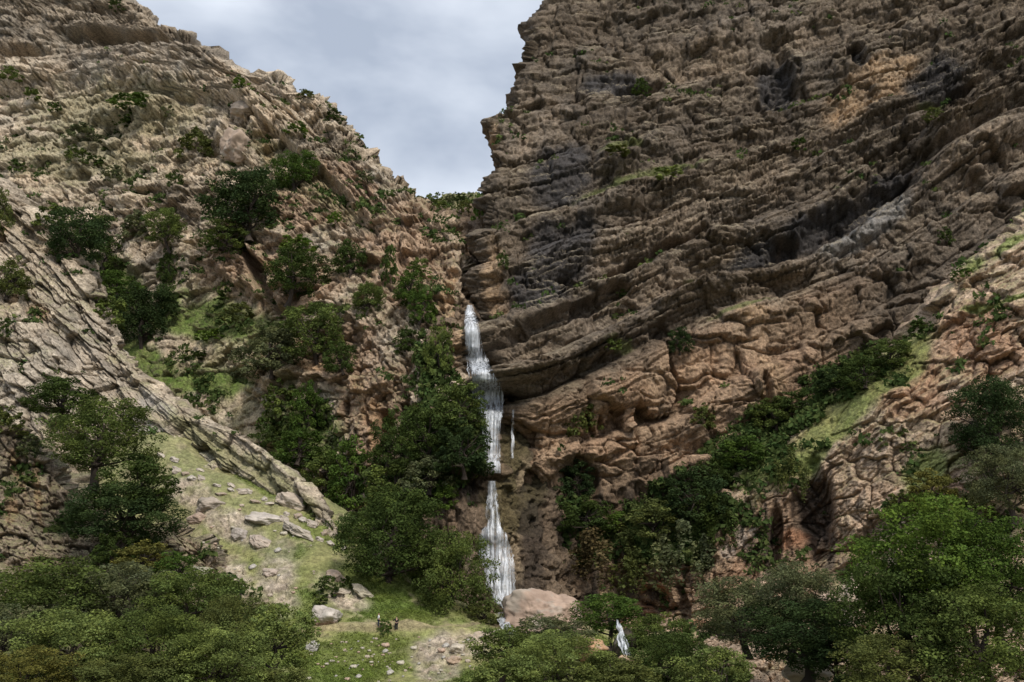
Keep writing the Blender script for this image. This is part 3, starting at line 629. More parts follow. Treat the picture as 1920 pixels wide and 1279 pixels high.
# ------------------------------------------------------------------ trees and shrubs
rng = np.random.default_rng(7)
def leaves_mesh(name, seed, nclump, nleaf, ls, shape='round', droop=0):
    """unit crown (width 1, height 1, base at z=0) made of many leaf clumps"""
    r = np.random.default_rng(seed); cs = []
    tries = 0
    while len(cs) < nclump and tries < 9000:
        tries += 1
        p = r.uniform(-.5, .5, 3); z = p[2] + .5
        rad = {'round': .5 * math.sqrt(max(0, 1 - (2 * z - .92) ** 2 * .92)), 'flat': .5 * (1 - max(0, z - .35) ** 2 * 1.7) * min(1, z * 3.2 + .25), 'bush': .5 * math.sqrt(max(0, 1 - z ** 2.4)), 'cone': .5 * (1 - z) ** .7}[shape]
        ang = math.atan2(p[1], p[0]); rad *= 1 + .24 * math.sin(ang * 3 + seed) + .20 * math.sin(ang * 5 + seed * 2.3 + z * 7) + .12 * math.sin(ang * 9 + z * 13 + seed)
        h = math.hypot(p[0], p[1])
        if h < rad and (h > rad * .45 or z > .6): cs.append((p[0], p[1], z, r.uniform(.05, .12)))
    cs = np.array(cs); V = []; Cc = []
    for x, y, z, rr in cs:
        n = max(3, int(nleaf / len(cs) * (rr / .09) ** 2))
        dirs = r.normal(size=(n, 3)); dirs[:, 2] += .35; dirs /= np.linalg.norm(dirs, axis=1)[:, None]
        c0 = np.array([x, y, z]) + dirs * (rr * r.uniform(.35, 1.12, n) ** .6)[:, None] * [1, 1, .75]
        if droop: c0[:, 2] -= droop * r.uniform(0, 1, n) ** 2
        nn = dirs * .6 + r.normal(size=(n, 3)) * .6; nn[:, 2] += .35; nn /= np.linalg.norm(nn, axis=1)[:, None]
        t = np.cross(nn, r.normal(size=(n, 3))); t /= np.linalg.norm(t, axis=1)[:, None]; b = np.cross(nn, t)
        s1 = ls * r.uniform(.6, 1.4, (n, 1)); s2 = s1 * r.uniform(.5, .8, (n, 1))
        V.append(np.stack([c0 - t * s1, c0 - b * s2 + nn * s1 * .2, c0 + t * s1, c0 + b * s2], 1))
        k = (.62 + .7 * r.random()) * r.uniform(.86, 1.16, (n, 1)); yl = r.uniform(0, .22) + r.uniform(0, .1, (n, 1))
        Cc.append(np.repeat((k * np.concatenate([1 + yl, 1 + yl * .45, 1 - yl * .5], 1))[:, None], 4, 1))
    V = np.concatenate(V); Cc = np.concatenate(Cc); n = len(V)
    return mesh_np(name, V.reshape(-1, 3), np.arange(n * 4).reshape(-1, 4), M_leaf, Cc.reshape(-1, 3), smooth=False), cs
def tube(path, rad, seg=7):
    path = np.array(path, float); V = []; Fc = []
    for i, p in enumerate(path):
        t = path[min(i + 1, len(path) - 1)] - path[max(i - 1, 0)]; t /= np.linalg.norm(t) + 1e-9
        a = np.cross(t, [.3, 1, .1]); a /= np.linalg.norm(a) + 1e-9; b = np.cross(t, a)
        for k in range(seg):
            w_ = 2 * math.pi * k / seg; V.append(p + (a * math.cos(w_) + b * math.sin(w_)) * rad[i])
    for i in range(len(path) - 1):
        for k in range(seg):
            k2 = (k + 1) % seg; Fc.append((i * seg + k, i * seg + k2, (i + 1) * seg + k2, (i + 1) * seg + k))
    return np.array(V), np.array(Fc)
def join(parts):
    V, Fq, o = [], [], 0
    for v, f in parts: V.append(v); Fq.append(f + o); o += len(v)
    return np.concatenate(V), np.concatenate(Fq)
def trunk_mesh(name, cs, seed, trunk=.35, lean=.0):
    """unit trunk from z=-trunk up into the crown, with limbs"""
    r = np.random.default_rng(seed); parts = []
    top = np.array([lean * .2, 0, .62])
    z = np.linspace(0, 1, 9)[:, None]; base = np.array([-lean, 0, -trunk])
    path = base + (top - base) * z + np.concatenate([.03 * np.sin(z * 7 + seed), .03 * np.cos(z * 6), 0 * z], 1)
    parts.append(tube(path, np.linspace(.045, .012, 9) * np.r_[1.5, np.ones(8)]))
    for x, y, zz, rr in cs[r.permutation(len(cs))[:16]]:
        k = r.uniform(.25, .8); a = base + (top - base) * k; e = np.array([x, y, zz]); m = (a + e) / 2 + r.normal(size=3) * .03 - [0, 0, .03]
        parts.append(tube([a, m, e], [.018, .011, .004], 5))
    V, Fq = join(parts); return mesh_np(name, V, Fq, M_bark)
PROTO = {}
for k, (shape, nc_, nl, ls) in {'big': ('round', 210, 24000, .0115), 'mid': ('round', 160, 12000, .017), 'flat': ('flat', 110, 11000, .017), 'bush': ('bush', 110, 7000, .022), 'small': ('bush', 60, 1700, .042), 'tuft': ('bush', 30, 420, .085), 'vine': ('bush', 30, 2400, .03)}.items():
    PROTO[k] = []
    for j in range(4 if k in ('big', 'mid', 'bush') else 3):
        seed = hash_ = sum(map(ord, k)) + 31 * j
        me, cs = leaves_mesh('crown_' + k, seed, nc_, nl, ls, shape, droop=.5 if k == 'vine' else 0)
        tm = trunk_mesh('trunk_' + k, cs, seed, .30 if k in ('big', 'flat', 'mid') else .1, lean=.12 if j % 2 else -.05)
        PROTO[k].append((me, tm))
COL = {'dark': (.050, .078, .026), 'deep': (.036, .060, .026), 'mid': (.088, .124, .040), 'light': (.135, .180, .062), 'bright': (.085, .14, .032),
       'olive': (.092, .115, .042), 'grey': (.098, .118, .066), 'yellow': (.125, .13, .042), 'brown': (.10, .085, .05), 'lush': (.062, .108, .028)}
NTREE = [0]
def plant(px, py, wpx, hpx, kind, col, label, D=None, cat=None, group=None, trunk=None, sink=.12):
    """px, py: foot of the crown in the photo; sizes in photo pixels at its distance"""
    NTREE[0] += 1; i = NTREE[0]
    if D is None:
        g = ground(px, py)
        if g is None: g = pt(px, py, 150.0)
        base = g
    else: base = pt(px, py, D)
    sc = math.sqrt(base[1] ** 2 + base[2] ** 2) / F
    wm, hm = wpx * sc * 1.02, hpx * sc * 1.02
    me, tm = PROTO[kind][i % len(PROTO[kind])]
    rz = (i * 2.399) % 6.283
    c = 1.0 * np.array(COL[col]) * (.9 + .2 * ((i * 37) % 10) / 10)
    loc = base + np.array([0, (-wm * .12 if D is None else 0), -hm * (sink if D is None else 0)])
    if kind in ('small', 'tuft', 'vine'):
        o = link('shrub' if kind != 'vine' else 'hanging_creeper', me); top = o
        top.location = loc
        o.rotation_euler = (0, 0, rz); o.scale = (wm, wm, hm * 1.08)
        o.color = tuple(c) + (1,)
    else:
        nm = 'tree' if kind in ('big', 'mid', 'flat') else 'bush'
        top = bpy.data.objects.new(nm, None); C.objects.link(top); top.location = loc; top.rotation_euler = (0, 0, rz); top.empty_display_size = .5
        o = link('crown', me, top); o.color = tuple(c) + (1,); o.scale = (wm, wm, hm * 1.04)
        t = link('trunk' if nm == 'tree' else 'stem', tm, top); t.scale = (wm, wm, hm * (trunk or 1))
    tag(top, label, cat or ('tree' if kind in ('big', 'mid', 'flat') else 'creeper' if kind == 'vine' else 'shrub'), group)
    return top
PL = [
 # left mountain, upper part
 (468, 415, 135, 108, 'mid', 'deep', 'large round dark green tree high on the left mountain, biggest up there'),
 (550, 348, 78, 66, 'mid', 'lush', 'fresh green tree just above and right of the big round dark tree'),
 (432, 462, 88, 52, 'bush', 'mid', 'mid green bush directly below the big round dark mountain tree'),
 (150, 478, 100, 100, 'mid', 'deep', 'dark tree behind the crest of the slab ridge on the left'),
 (198, 508, 80, 76, 'bush', 'dark', 'dark bush on the lower right flank of the tree behind the slab ridge crest'),
 (100, 425, 50, 44, 'small', 'mid', 'green shrub at the pointed tip of the slab ridge'),
 (312, 452, 70, 62, 'mid', 'mid', 'open crowned green tree between the two dark trees of the left mountain'),
 (258, 440, 62, 50, 'small', 'grey', 'grey green shrub left of the open crowned tree on the mountain'),
 (320, 520, 38, 66, 'bush', 'dark', 'narrow upright dark bush above the turf hollow'),
 (268, 628, 104, 106, 'mid', 'deep', 'round almost black green tree alone in the turf hollow'),
 (225, 560, 100, 56, 'bush', 'lush', 'bright leafy bush in the hollow behind the round black green tree'),
 (205, 600, 60, 60, 'small', 'mid', 'low green shrub against the slab ridge left of the round hollow tree'),
 (556, 545, 108, 88, 'mid', 'dark', 'dark spreading tree on the brown wall in the middle of the left mountain'),
 (556, 478, 66, 32, 'small', 'bright', 'bright light green shrub on top of the dark spreading wall tree'),
 (592, 660, 112, 100, 'mid', 'mid', 'green domed tree on the brow of the left wall, level with the fall top'),
 (505, 690, 120, 92, 'bush', 'grey', 'wide grey green bush left of the green domed tree on the brow'),
 (640, 690, 60, 60, 'bush', 'dark', 'dark bush on the right foot of the green domed brow tree'),
 (650, 510, 66, 62, 'bush', 'dark', 'dark bush on the pale ledge up and right of the spreading wall tree'),
 (688, 582, 60, 54, 'mid', 'mid', 'small round tree on the ledge between brow tree and the fall'),
 (768, 560, 62, 60, 'bush', 'lush', 'bright green bush in the gully left of the waterfall lip, upper one'),
 (790, 600, 54, 62, 'bush', 'lush', 'bright green bush in the gully left of the waterfall lip, lower one'),
 (788, 520, 44, 34, 'small', 'mid', 'little shrub above the bright bushes of the gully'),
 (762, 655, 44, 50, 'bush', 'dark', 'dark bush on the wall left of the upper waterfall'),
 (822, 690, 52, 100, 'bush', 'mid', 'tall thin bush hanging on the wall just left of the upper waterfall'),
 (728, 520, 30, 70, 'small', 'dark', 'dark shrub in the cleft above the small round ledge tree'),
 (370, 288, 62, 50, 'small', 'olive', 'yellow green shrub on the open slope beside the square boulder'),
 (240, 205, 66, 22, 'small', 'lush', 'flat green shrub in the upper scree of the left mountain'),
 (228, 232, 32, 22, 'tuft', 'dark', 'small dark shrub just under the flat green scree shrub'),
 (158, 262, 62, 32, 'small', 'grey', 'grey green shrub row on the upper left slope'),
 (135, 300, 34, 28, 'small', 'mid', 'small shrub below the grey green shrub row'),
 (182, 310, 32, 24, 'tuft', 'dark', 'dark shrub right below the grey green shrub row'),
 (450, 163, 28, 20, 'tuft', 'bright', 'single bright shrub close under the left skyline'),
 (560, 250, 40, 22, 'small', 'bright', 'bright low shrub under the skyline notch of the left mountain'),
 (316, 216, 26, 18, 'tuft', 'grey', 'grey tuft beside the long pale boulder high on the left'),
 (100, 212, 24, 18, 'tuft', 'dark', 'dark tuft left of the flat green scree shrub'),
 (64, 182, 30, 20, 'tuft', 'mid', 'tuft under the long dark overhang at the upper left'),
 (24, 150, 38, 22, 'small', 'mid', 'shrub at the left photo edge under the long dark overhang'),
 (30, 318, 26, 22, 'tuft', 'dark', 'dark tuft near the left edge above the slab ridge'),
 (328, 345, 30, 28, 'small', 'dark', 'dark shrub left of the big round mountain tree, by a pale slab'),
 (215, 335, 40, 26, 'small', 'grey', 'grey shrub on the slope between two pale ledges'),
 (632, 420, 30, 22, 'small', 'bright', 'bright shrub above the pale ledge on the brown wall'),
 (685, 338, 32, 22, 'small', 'grey', 'grey shrub under the skyline above the gorge'),
 (218, 20, 26, 20, 'small', 'dark', 'dark shrub standing on the skyline at the top left'),
 (570, 184, 30, 16, 'small', 'olive', 'olive shrub on the skyline knob of the left mountain'),
 (632, 222, 34, 20, 'small', 'dark', 'dark shrub on the second knob of the left skyline'),
 (445, 600, 60, 34, 'small', 'olive', 'olive low bush at the right end of the turf hollow'),
 (400, 640, 50, 24, 'tuft', 'bright', 'bright tuft in the middle of the turf hollow'),
 (420, 560, 44, 22, 'tuft', 'dark', 'dark tuft at the foot of the brown wall above the hollow'),
 (370, 670, 40, 16, 'tuft', 'dark', 'flat dark tuft between pale rocks of the hollow'),
 # vegetated gully left of the fall
 (575, 790, 62, 80, 'bush', 'lush', 'upright green bush below the wide grey green bush'),
 (520, 770, 60, 60, 'small', 'mid', 'loose green shrub left of the upright green bush'),
 (500, 830, 56, 50, 'small', 'dark', 'dark shrub above the pale beds that end the slab ridge'),
 (565, 860, 92, 66, 'bush', 'lush', 'leafy green bush at the head of the wooded gully'),
 (618, 905, 90, 70, 'bush', 'mid', 'mid green bush halfway down the wooded gully'),
 (665, 930, 100, 120, 'bush', 'lush', 'tall fresh green bush at the foot of the orange stained wall'),
 (735, 860, 70, 90, 'bush', 'dark', 'dark bush right of the orange stained wall'),
 (745, 940, 120, 90, 'bush', 'mid', 'wide green bush above the leaning trunk tree'),
 (800, 850, 110, 100, 'mid', 'dark', 'dense dark tree on the wall left of the middle fall'),
 (862, 790, 96, 84, 'bush', 'mid', 'green bush overhanging the middle of the waterfall from the left'),
 (868, 880, 100, 96, 'bush', 'deep', 'deep green bush touching the middle fall above the dark overhang'),
 (805, 910, 100, 70, 'bush', 'grey', 'grey twiggy bush above the dripping overhang'),
 (832, 950, 54, 50, 'bush', 'bright', 'bright bush hanging under the dripping overhang'),
 (690, 1010, 100, 60, 'bush', 'dark', 'dark bush between the slab end and the leaning trunk tree'),
 # trees on the meadow edge
 (735, 1085, 200, 158, 'big', 'dark', 'broad dark tree with a leaning trunk at the edge of the grass slope', 137.5),
 (842, 1160, 150, 152, 'big', 'mid', 'dense green tree close left of the lower waterfall', 137),
 (905, 1172, 60, 40, 'bush', 'olive', 'low olive bush at the foot of the tree by the lower waterfall', 136),
 (612, 1112, 44, 34, 'small', 'dark', 'dark little bush above the pink sided boulder', None),
 (652, 1098, 20, 22, 'tuft', 'dark', 'tiny dark bush among the stones right of the dark little bush', None),
 (600, 1134, 34, 20, 'tuft', 'mid', 'green tuft touching the top of the pink sided boulder', None),
 (412, 1142, 44, 50, 'mid', 'dark', 'small crooked tree with bare trunk above the bottom left thicket', 124),
 # left foreground group
 (112, 785, 130, 74, 'flat', 'dark', 'dark tree on top of the dark outcrop, left one of two', 138),
 (184, 880, 190, 130, 'big', 'mid', 'mid green broad tree in the middle of the left edge group', 131),
 (255, 965, 150, 104, 'flat', 'dark', 'dark tree with layered branches reaching right over the rocks', 127),
 (225, 1015, 200, 100, 'big', 'deep', 'very dark tree below the layered one at the left', 126),
 (262, 1078, 110, 58, 'bush', 'yellow', 'yellowish autumn coloured bush below the layered dark trees', 121),
 (205, 1055, 70, 60, 'bush', 'dark', 'dark bush left of the yellowish bush', 121.5),
 (330, 1090, 80, 54, 'bush', 'lush', 'green bush right of the yellowish bush', 119),
 (18, 812, 60, 46, 'small', 'olive', 'olive shrub on the left end of the dark outcrop', None),
 (60, 850, 46, 34, 'small', 'grey', 'grey shrub on the dark outcrop below the left dark tree', None),
 (22, 545, 74, 72, 'bush', 'olive', 'light olive bush at the left photo edge on the slab ridge', None),
 (-6, 430, 50, 90, 'bush', 'olive', 'tall olive bush cut by the left photo edge at the ridge top', None),
 (8, 628, 32, 34, 'small', 'dark', 'dark shrub at the left edge between two slabs', None),
 # bottom left thicket
 (75, 1215, 240, 150, 'big', 'mid', 'dark green tree at the back left of the bottom left thicket', 106),
 (212, 1200, 210, 128, 'big', 'grey', 'grey green tree at the back of the bottom left thicket', 108),
 (345, 1215, 180, 132, 'big', 'mid', 'green tree at the right back of the bottom left thicket', 106),
 (438, 1240, 140, 110, 'big', 'olive', 'olive tree on the right side of the bottom left thicket', 101),
 (515, 1262, 130, 112, 'mid', 'light', 'light green sparse tree at the right end of the bottom left thicket', 98),
 (-5, 1270, 190, 120, 'big', 'grey', 'grey green tree in the bottom left photo corner', 92),
 (130, 1290, 200, 130, 'big', 'light', 'light green tree in the front row near the bottom left corner', 90),
 (285, 1300, 190, 140, 'big', 'mid', 'mid green tree in the middle of the front row, bottom left', 90),
 (400, 1310, 170, 120, 'big', 'light', 'light leafed tree at the right of the front row, bottom left', 90),
 (40, 1330, 180, 100, 'big', 'yellow', 'yellow green crown cut by the bottom edge at the left', 84),
 (210, 1345, 190, 100, 'big', 'olive', 'olive crown cut by the bottom edge, second from the left', 84),
 (500, 1330, 120, 70, 'mid', 'olive', 'olive crown cut by the bottom edge beside the meadow', 92),
 # bottom centre
 (1142, 1195, 118, 72, 'mid', 'lush', 'fresh green tree right of the pink boulder', 124),
 (1030, 1222, 130, 62, 'mid', 'grey', 'grey green crown in front of the pink boulder', 116),
 (955, 1262, 130, 78, 'mid', 'mid', 'mid green crown at the bottom centre beside the meadow', 108),
 (1045, 1300, 170, 100, 'big', 'light', 'light green crown at the bottom centre below the pink boulder', 101),
 (935, 1320, 120, 70, 'mid', 'light', 'light crown cut by the bottom edge at the meadow corner', 98),
 (1235, 1240, 120, 80, 'mid', 'mid', 'green tree right of the little cascade', 120),
 (1150, 1320, 150, 80, 'mid', 'olive', 'olive crown at the bottom edge under the little cascade', 100),
 (1265, 1300, 150, 100, 'big', 'dark', 'dark crown at the bottom edge right of the little cascade', 106),
 (1352, 1320, 130, 90, 'mid', 'light', 'light green crown at the bottom edge before the grey green umbrella tree', 98),
 # right foreground
 (1395, 1200, 170, 105, 'big', 'grey', 'dull dark tree left of the grey green umbrella tree', 116),
 (1500, 1195, 150, 128, 'big', 'grey', 'grey green umbrella tree with high pale crown at the lower right', 110),
 (1520, 1245, 220, 110, 'big', 'deep', 'dark lower crown under the grey green umbrella tree', 106),
 (1575, 1280, 140, 90, 'mid', 'deep', 'blackish green tree left of the great bright tree at the bottom', 102),
 (1750, 1170, 270, 220, 'big', 'bright', 'great bright green tree at the right, tallest of the foreground', 96),
 (1700, 1250, 220, 190, 'big', 'dark', 'dark shaded tree at the left foot of the great bright tree', 93),
 (1870, 1160, 190, 170, 'big', 'lush', 'green tree at the right edge beside the great bright tree', 94),
 (1840, 1290, 240, 170, 'big', 'mid', 'green crown in the bottom right corner under the great bright tree', 88),
 (1670, 1330, 200, 120, 'big', 'olive', 'olive crown at the bottom edge right of centre', 88),
 (1868, 860, 150, 145, 'big', 'deep', 'dark tree high on the spur at the right photo edge', 128),
 (1898, 950, 140, 110, 'big', 'grey', 'grey green tree under the dark spur tree at the right edge', 122),
 (1745, 945, 90, 70, 'bush', 'yellow', 'yellow green bush on the spur above the great bright tree', None),
 (1690, 965, 60, 44, 'small', 'olive', 'olive shrub left of the yellow green spur bush', None),
 (1830, 960, 60, 40, 'small', 'mid', 'green shrub between yellow green bush and grey green tree', None),
 (1620, 1060, 50, 50, 'small', 'mid', 'green shrub at the left shoulder of the great bright tree', None),
 # ledge across the right wall
 (1078, 925, 70, 62, 'bush', 'deep', 'dark bush on the reddish wall right of the fall'),
 (1100, 992, 96, 62, 'bush', 'dark', 'dark bush in the recess below the reddish wall'),
 (1160, 990, 66, 38, 'bush', 'bright', 'bright green shrub at the left end of the right hand ledge'),
 (1225, 1000, 120, 66, 'bush', 'olive', 'olive tangled bush beside the bright shrub on the ledge'),
 (1305, 965, 120, 90, 'bush', 'deep', 'deep green bush on the ledge, first right of the olive tangle'),
 (1350, 905, 80, 60, 'bush', 'dark', 'dark bush on the ledge where it starts to climb'),
 (1392, 870, 90, 56, 'bush', 'lush', 'green bush on the climbing ledge under the orange pillar'),
 (1448, 800, 90, 56, 'bush', 'mid', 'mid green bush on the climbing ledge right of the orange pillar'),
 (1500, 770, 80, 40, 'bush', 'dark', 'dark low bush midway up the climbing ledge'),
 (1560, 735, 90, 48, 'bush', 'deep', 'deep green bush at the widest part of the climbing ledge'),
 (1615, 715, 90, 60, 'bush', 'dark', 'dark bush above the pale turf ramp'),
 (1665, 680, 80, 50, 'bush', 'mid', 'mid green bush near the upper end of the climbing ledge'),
 (1720, 630, 50, 40, 'small', 'dark', 'dark shrub at the top end of the climbing ledge'),
 (1800, 520, 36, 22, 'small', 'lush', 'green shrub on the crest of the right spur'),
 (1275, 655, 44, 48, 'bush', 'deep', 'single dark bush stuck on the middle of the great cliff'),
 (1325, 800, 44, 40, 'small', 'olive', 'olive shrub on the reddish wall above the ledge'),
 (1772, 452, 30, 28, 'small', 'dark', 'dark shrub on the upper cliff beneath the grey streaks'),
 (1745, 225, 34, 24, 'small', 'olive', 'olive shrub beside the orange scar on the cliff'),
 (1250, 330, 46, 18, 'tuft', 'light', 'light green tuft on the long cliff ledge'),
 (1160, 290, 50, 14, 'tuft', 'olive', 'olive tuft on the knob of the great cliff'),
 (1206, 175, 34, 30, 'small', 'dark', 'dark shrub high on the cliff left of the black cave'),
 (1145, 655, 34, 22, 'tuft', 'mid', 'green tuft on the thick slab over the fall'),
 (945, 500, 22, 30, 'small', 'dark', 'dark shrub on the cliff edge above the waterfall lip'),
 (1500, 285, 26, 26, 'tuft', 'dark', 'dark tuft under the orange scar of the cliff'),
 (1090, 815, 60, 60, 'small', 'olive', 'olive shrub on the brown nose right of the thin side fall'),
 # notch
 (820, 392, 34, 30, 'small', 'mid', 'leftmost green tree on the far hill in the notch'),
 (842, 376, 24, 18, 'small', 'grey', 'small grey tree on the crest of the far hill'),
 (862, 372, 22, 14, 'tuft', 'dark', 'dark little tree on the top of the far hill'),
 (896, 408, 30, 46, 'small', 'lush', 'fresh green tree on the far hill against the great cliff'),
 (872, 398, 30, 24, 'small', 'olive', 'olive bush in the middle of the far hill'),
 # hanging creepers
 (1130, 1055, 120, 70, 'vine', 'brown', 'brown curtain of dry creepers beside the dark recess'),
 (1200, 1070, 110, 80, 'vine', 'olive', 'olive creeper curtain hanging under the tangled bush'),
 (1280, 1055, 120, 90, 'vine', 'grey', 'grey green creeper curtain under the deep green ledge bush'),
 (1335, 1000, 80, 80, 'vine', 'dark', 'dark creeper curtain left of the white rock chips'),
 (1485, 900, 60, 60, 'vine', 'olive', 'creeper hanging over the rim of the dark alcove'),
]
for e in PL:
    px, py, wd, hg, kd, cl, lb = e[:7]; D = e[7] if len(e) > 7 else None
    plant(px, py, wd, hg, kd, cl, lb, D, group={'vine': 'creepers hanging on the right wall', 'big': 'broad trees', 'mid': 'trees', 'flat': 'layered trees'}.get(kd, 'shrubs on the rock'))

# ------------------------------------------------------------------ grass and low scrub, past counting
def cover(name, label, pick, count, per, size, hgt, seed):
    r = np.random.default_rng(seed); Vs, Cs = [], []
    tot = []
    for P, c, n, px, py, nm in GREENS: tot.append(pick(P, c, n, px, py, nm))
    sm = sum(t.sum() for t in tot)
    for (P, c, n, px, py, nm), wgt in zip(GREENS, tot):
        k = int(count * wgt.sum() / sm)
        if not k: continue
        i = r.choice(len(P), k, p=wgt / wgt.sum()); b = P[i][:, None]; b = np.repeat(b, per, 1)
        sz = size * r.uniform(.5, 1.5, (k, 1, 1)) ** 1.3; d = r.normal(size=(k, per, 3)); d /= np.linalg.norm(d, axis=2, keepdims=True); d[..., 2] = np.abs(d[..., 2]) * hgt
        b = b + d * sz * r.uniform(.3, 1, (k, per, 1)) + [0, -.15 * size, 0]
        nn = r.normal(size=(k, per, 3)) * .7 + d; nn /= np.linalg.norm(nn, axis=2, keepdims=True); t = np.cross(nn, r.normal(size=(k, per, 3))); t /= np.linalg.norm(t, axis=2, keepdims=True); q = np.cross(nn, t)
        s1 = sz * r.uniform(.2, .42, (k, per, 1)); V = np.stack([b - t * s1, b - q * s1 * .6, b + t * s1, b + q * s1 * .6], 2)
        if name == 'grass': cc = c[i][:, None, None] * r.uniform(.7, 1.25, (k, per, 1, 1))
        else: cc = (C3(.045, .075, .024) + (C3(.11, .135, .045) - C3(.045, .075, .024)) * r.uniform(0, 1, (k, 1, 1, 1)) ** 2) * r.uniform(.7, 1.3, (k, per, 1, 1))
        Vs.append(V.reshape(-1, 3)); Cs.append((cc * np.ones((k, per, 4, 3))).reshape(-1, 3))
    V = np.concatenate(Vs); o = link(name, mesh_np(name, V, np.arange(len(V)).reshape(-1, 4), M_leaf, np.concatenate(Cs), smooth=False))
    tag(o, label, name.replace('_', ' '), kind='stuff')
def p_grass(P, c, n, px, py, nm): return sstep(1.02, 1.25, c[:, 1] / c[:, 0]) * sstep(.0, .4, n[:, 2]) * (2.2 if nm == 'meadow' else 1)
def p_scrub(P, c, n, px, py, nm):
    w_ = np.zeros(len(P))
    if nm == 'left_mountain':
        w_ = sstep(.08, .4, fbm(P, 8, 4, 400)) * sstep(90, 420, py) * .5 * sstep(.1, .5, n[:, 2])
        w_ = np.maximum(w_, inpoly(px, py, [(520, 780), (600, 740), (640, 830), (700, 850), (740, 760), (830, 740), (900, 800), (900, 1100), (640, 1050), (600, 910), (530, 860)]) * sstep(-.2, .2, fbm(P, 5, 3, 401)) * .55)
    elif nm == 'gorge_wall': w_ = inpoly(px, py, [(790, 620), (860, 720), (905, 760), (900, 890), (790, 960)]) * 1.0
    elif nm == 'slab_ridge': w_ = sstep(.25, .5, fbm(P, 6, 4, 402)) * .25 * sstep(.2, .6, n[:, 2])
    elif nm == 'right_cliff': w_ = sstep(.2, .5, fbm(P, 9, 4, 403)) * .12 * sstep(.3, .7, n[:, 2]) + inpoly(px, py, [(1020, 900), (1130, 960), (1240, 900), (1400, 780), (1560, 680), (1700, 620), (1700, 700), (1500, 800), (1380, 960), (1340, 1060), (1020, 1060)]) * sstep(-.2, .2, fbm(P, 5, 3, 404))
    elif nm == 'right_spur': w_ = sstep(.15, .5, fbm(P, 5, 4, 405)) * .3 * sstep(.2, .6, n[:, 2]) + inpoly(px, py, [(1120, 980), (1240, 950), (1390, 870), (1500, 780), (1700, 640), (1690, 690), (1520, 800), (1420, 880), (1360, 1000), (1330, 1060), (1120, 1060)]) * sstep(-.3, .2, fbm(P, 5, 3, 406))
    elif nm == 'far_hill': w_ = .5 * sstep(0, .3, fbm(P, 8, 3, 407))
    elif nm == 'dark_outcrop': w_ = sstep(.1, .4, fbm(P, 4, 3, 408)) * .3
    return w_ * (P[:, 1] / 180) ** 2
cover('grass', 'short green grass on the meadow, the turf ramp and the ledges', p_grass, 60000, 4, .22, 1.0, 1)
cover('low_scrub', 'low green scrub scattered over the rocks and filling the gully', p_scrub, 16000, 16, 1.0, .9, 2)

# ------------------------------------------------------------------ boulders and stones
def rock_mesh(name, seed, n=56, rough=.30, col=(.36, .3, .25), flat=.35, col2=None):
    th = np.linspace(0, math.pi, n); ph = np.linspace(0, 2 * math.pi, 2 * n + 1)
    T, H = np.meshgrid(th, ph, indexing='ij')
    d = np.stack([np.sin(T) * np.cos(H), np.sin(T) * np.sin(H), np.cos(T)], -1)
    r = np.random.default_rng(seed); R = np.full(T.shape, 9.0)
    for k in range(26):                                        # a convex stone cut by planes, then weathered
        nrm = r.normal(size=3); nrm /= np.linalg.norm(nrm); o = r.uniform(.66, 1.0)
        R = np.minimum(R, o / np.maximum((d * nrm).sum(-1), 1e-3))
    R = np.minimum(R, 1.15); R = R * (1 + rough * fbm(d, .7, 4, seed) + .22 * rough * fbm(d, .15, 4, seed + 1) - .10 * rough * (1 - sstep(0, .12, worley(d * 3.2, seed)[1] - worley(d * 3.2, seed)[0])))
    P = d * R[..., None] * .5; P[:, -1] = P[:, 0]
    c = np.broadcast_to(C3(*col), P.shape) * (1 + .35 * fbm(d, .3, 4, seed + 2))[..., None]; c = mixc(c, C3(.30, .28, .24), sstep(.1, .45, fbm(d, .5, 4, seed + 8)) * .6)
    if col2: c = mixc(c, C3(*col2), sstep(.05, -.25, P[..., 2] + .15 * fbm(d, .3, 3, seed + 4)))
    return mesh_np(name, P.reshape(-1, 3), grid_faces(*P.shape[:2]), M_stone, c.reshape(-1, 3))
def boulder(px, py, wpx, hpx, label, seed, D=None, col=(.36, .31, .26), col2=None, cat='boulder', group='boulders', tilt=0, n=48, depth=.8, me=None):
    g = ground(px, py) if D is None else pt(px, py, D)
    sc = g[1] / F; wm, hm = wpx * sc, hpx * sc
    me = me or rock_mesh('boulder', seed, n=n, col=col, col2=col2)
    o = link('boulder' if cat == 'boulder' else 'stone', me)
    o.location = g + np.array([0, wm * depth * .2, hm * .24]); o.scale = (wm * .92, wm * depth * .9, hm * 1.15); o.rotation_euler = (0, math.radians(tilt), 0)
    tag(o, label, cat, group); return o
PK = (.36, .21, .15)
RBM = [rock_mesh('boulder', 60 + k, n=26, rough=.4, col=c_) for k, c_ in enumerate([(.40, .35, .29), (.36, .31, .26), (.42, .37, .32), (.34, .27, .21), (.38, .345, .30)])]
boulder(606, 1166, 70, 36, 'pale domed boulder with a pink underside standing on the terrace', 5, None, (.40, .36, .32), (.30, .19, .135), tilt=4)
boulder(1030, 1188, 165, 96, 'huge flat pink boulder at the foot of the waterfall', 14, 134, (.34, .25, .195), None, tilt=-3, n=80)
boulder(495, 980, 90, 30, 'largest grey boulder in the middle of the grass slope', 11, None, (.40, .36, .32), tilt=10)
boulder(388, 952, 62, 28, 'angular boulder at the upper left of the grass slope', 12, None, (.34, .29, .245))
boulder(370, 978, 46, 24, 'brown sided boulder just under the angular one', 13, None, (.33, .25, .2))
boulder(450, 1008, 34, 24, 'small upright boulder left of the leaning slab stone', 14, None, (.33, .29, .26))
boulder(492, 1020, 66, 22, 'flat slab stone lying down the grass slope', 15, None, (.37, .31, .26), tilt=26)
boulder(548, 948, 82, 34, 'long boulder against the end of the slab ridge', 16, None, (.38, .32, .26), tilt=24)
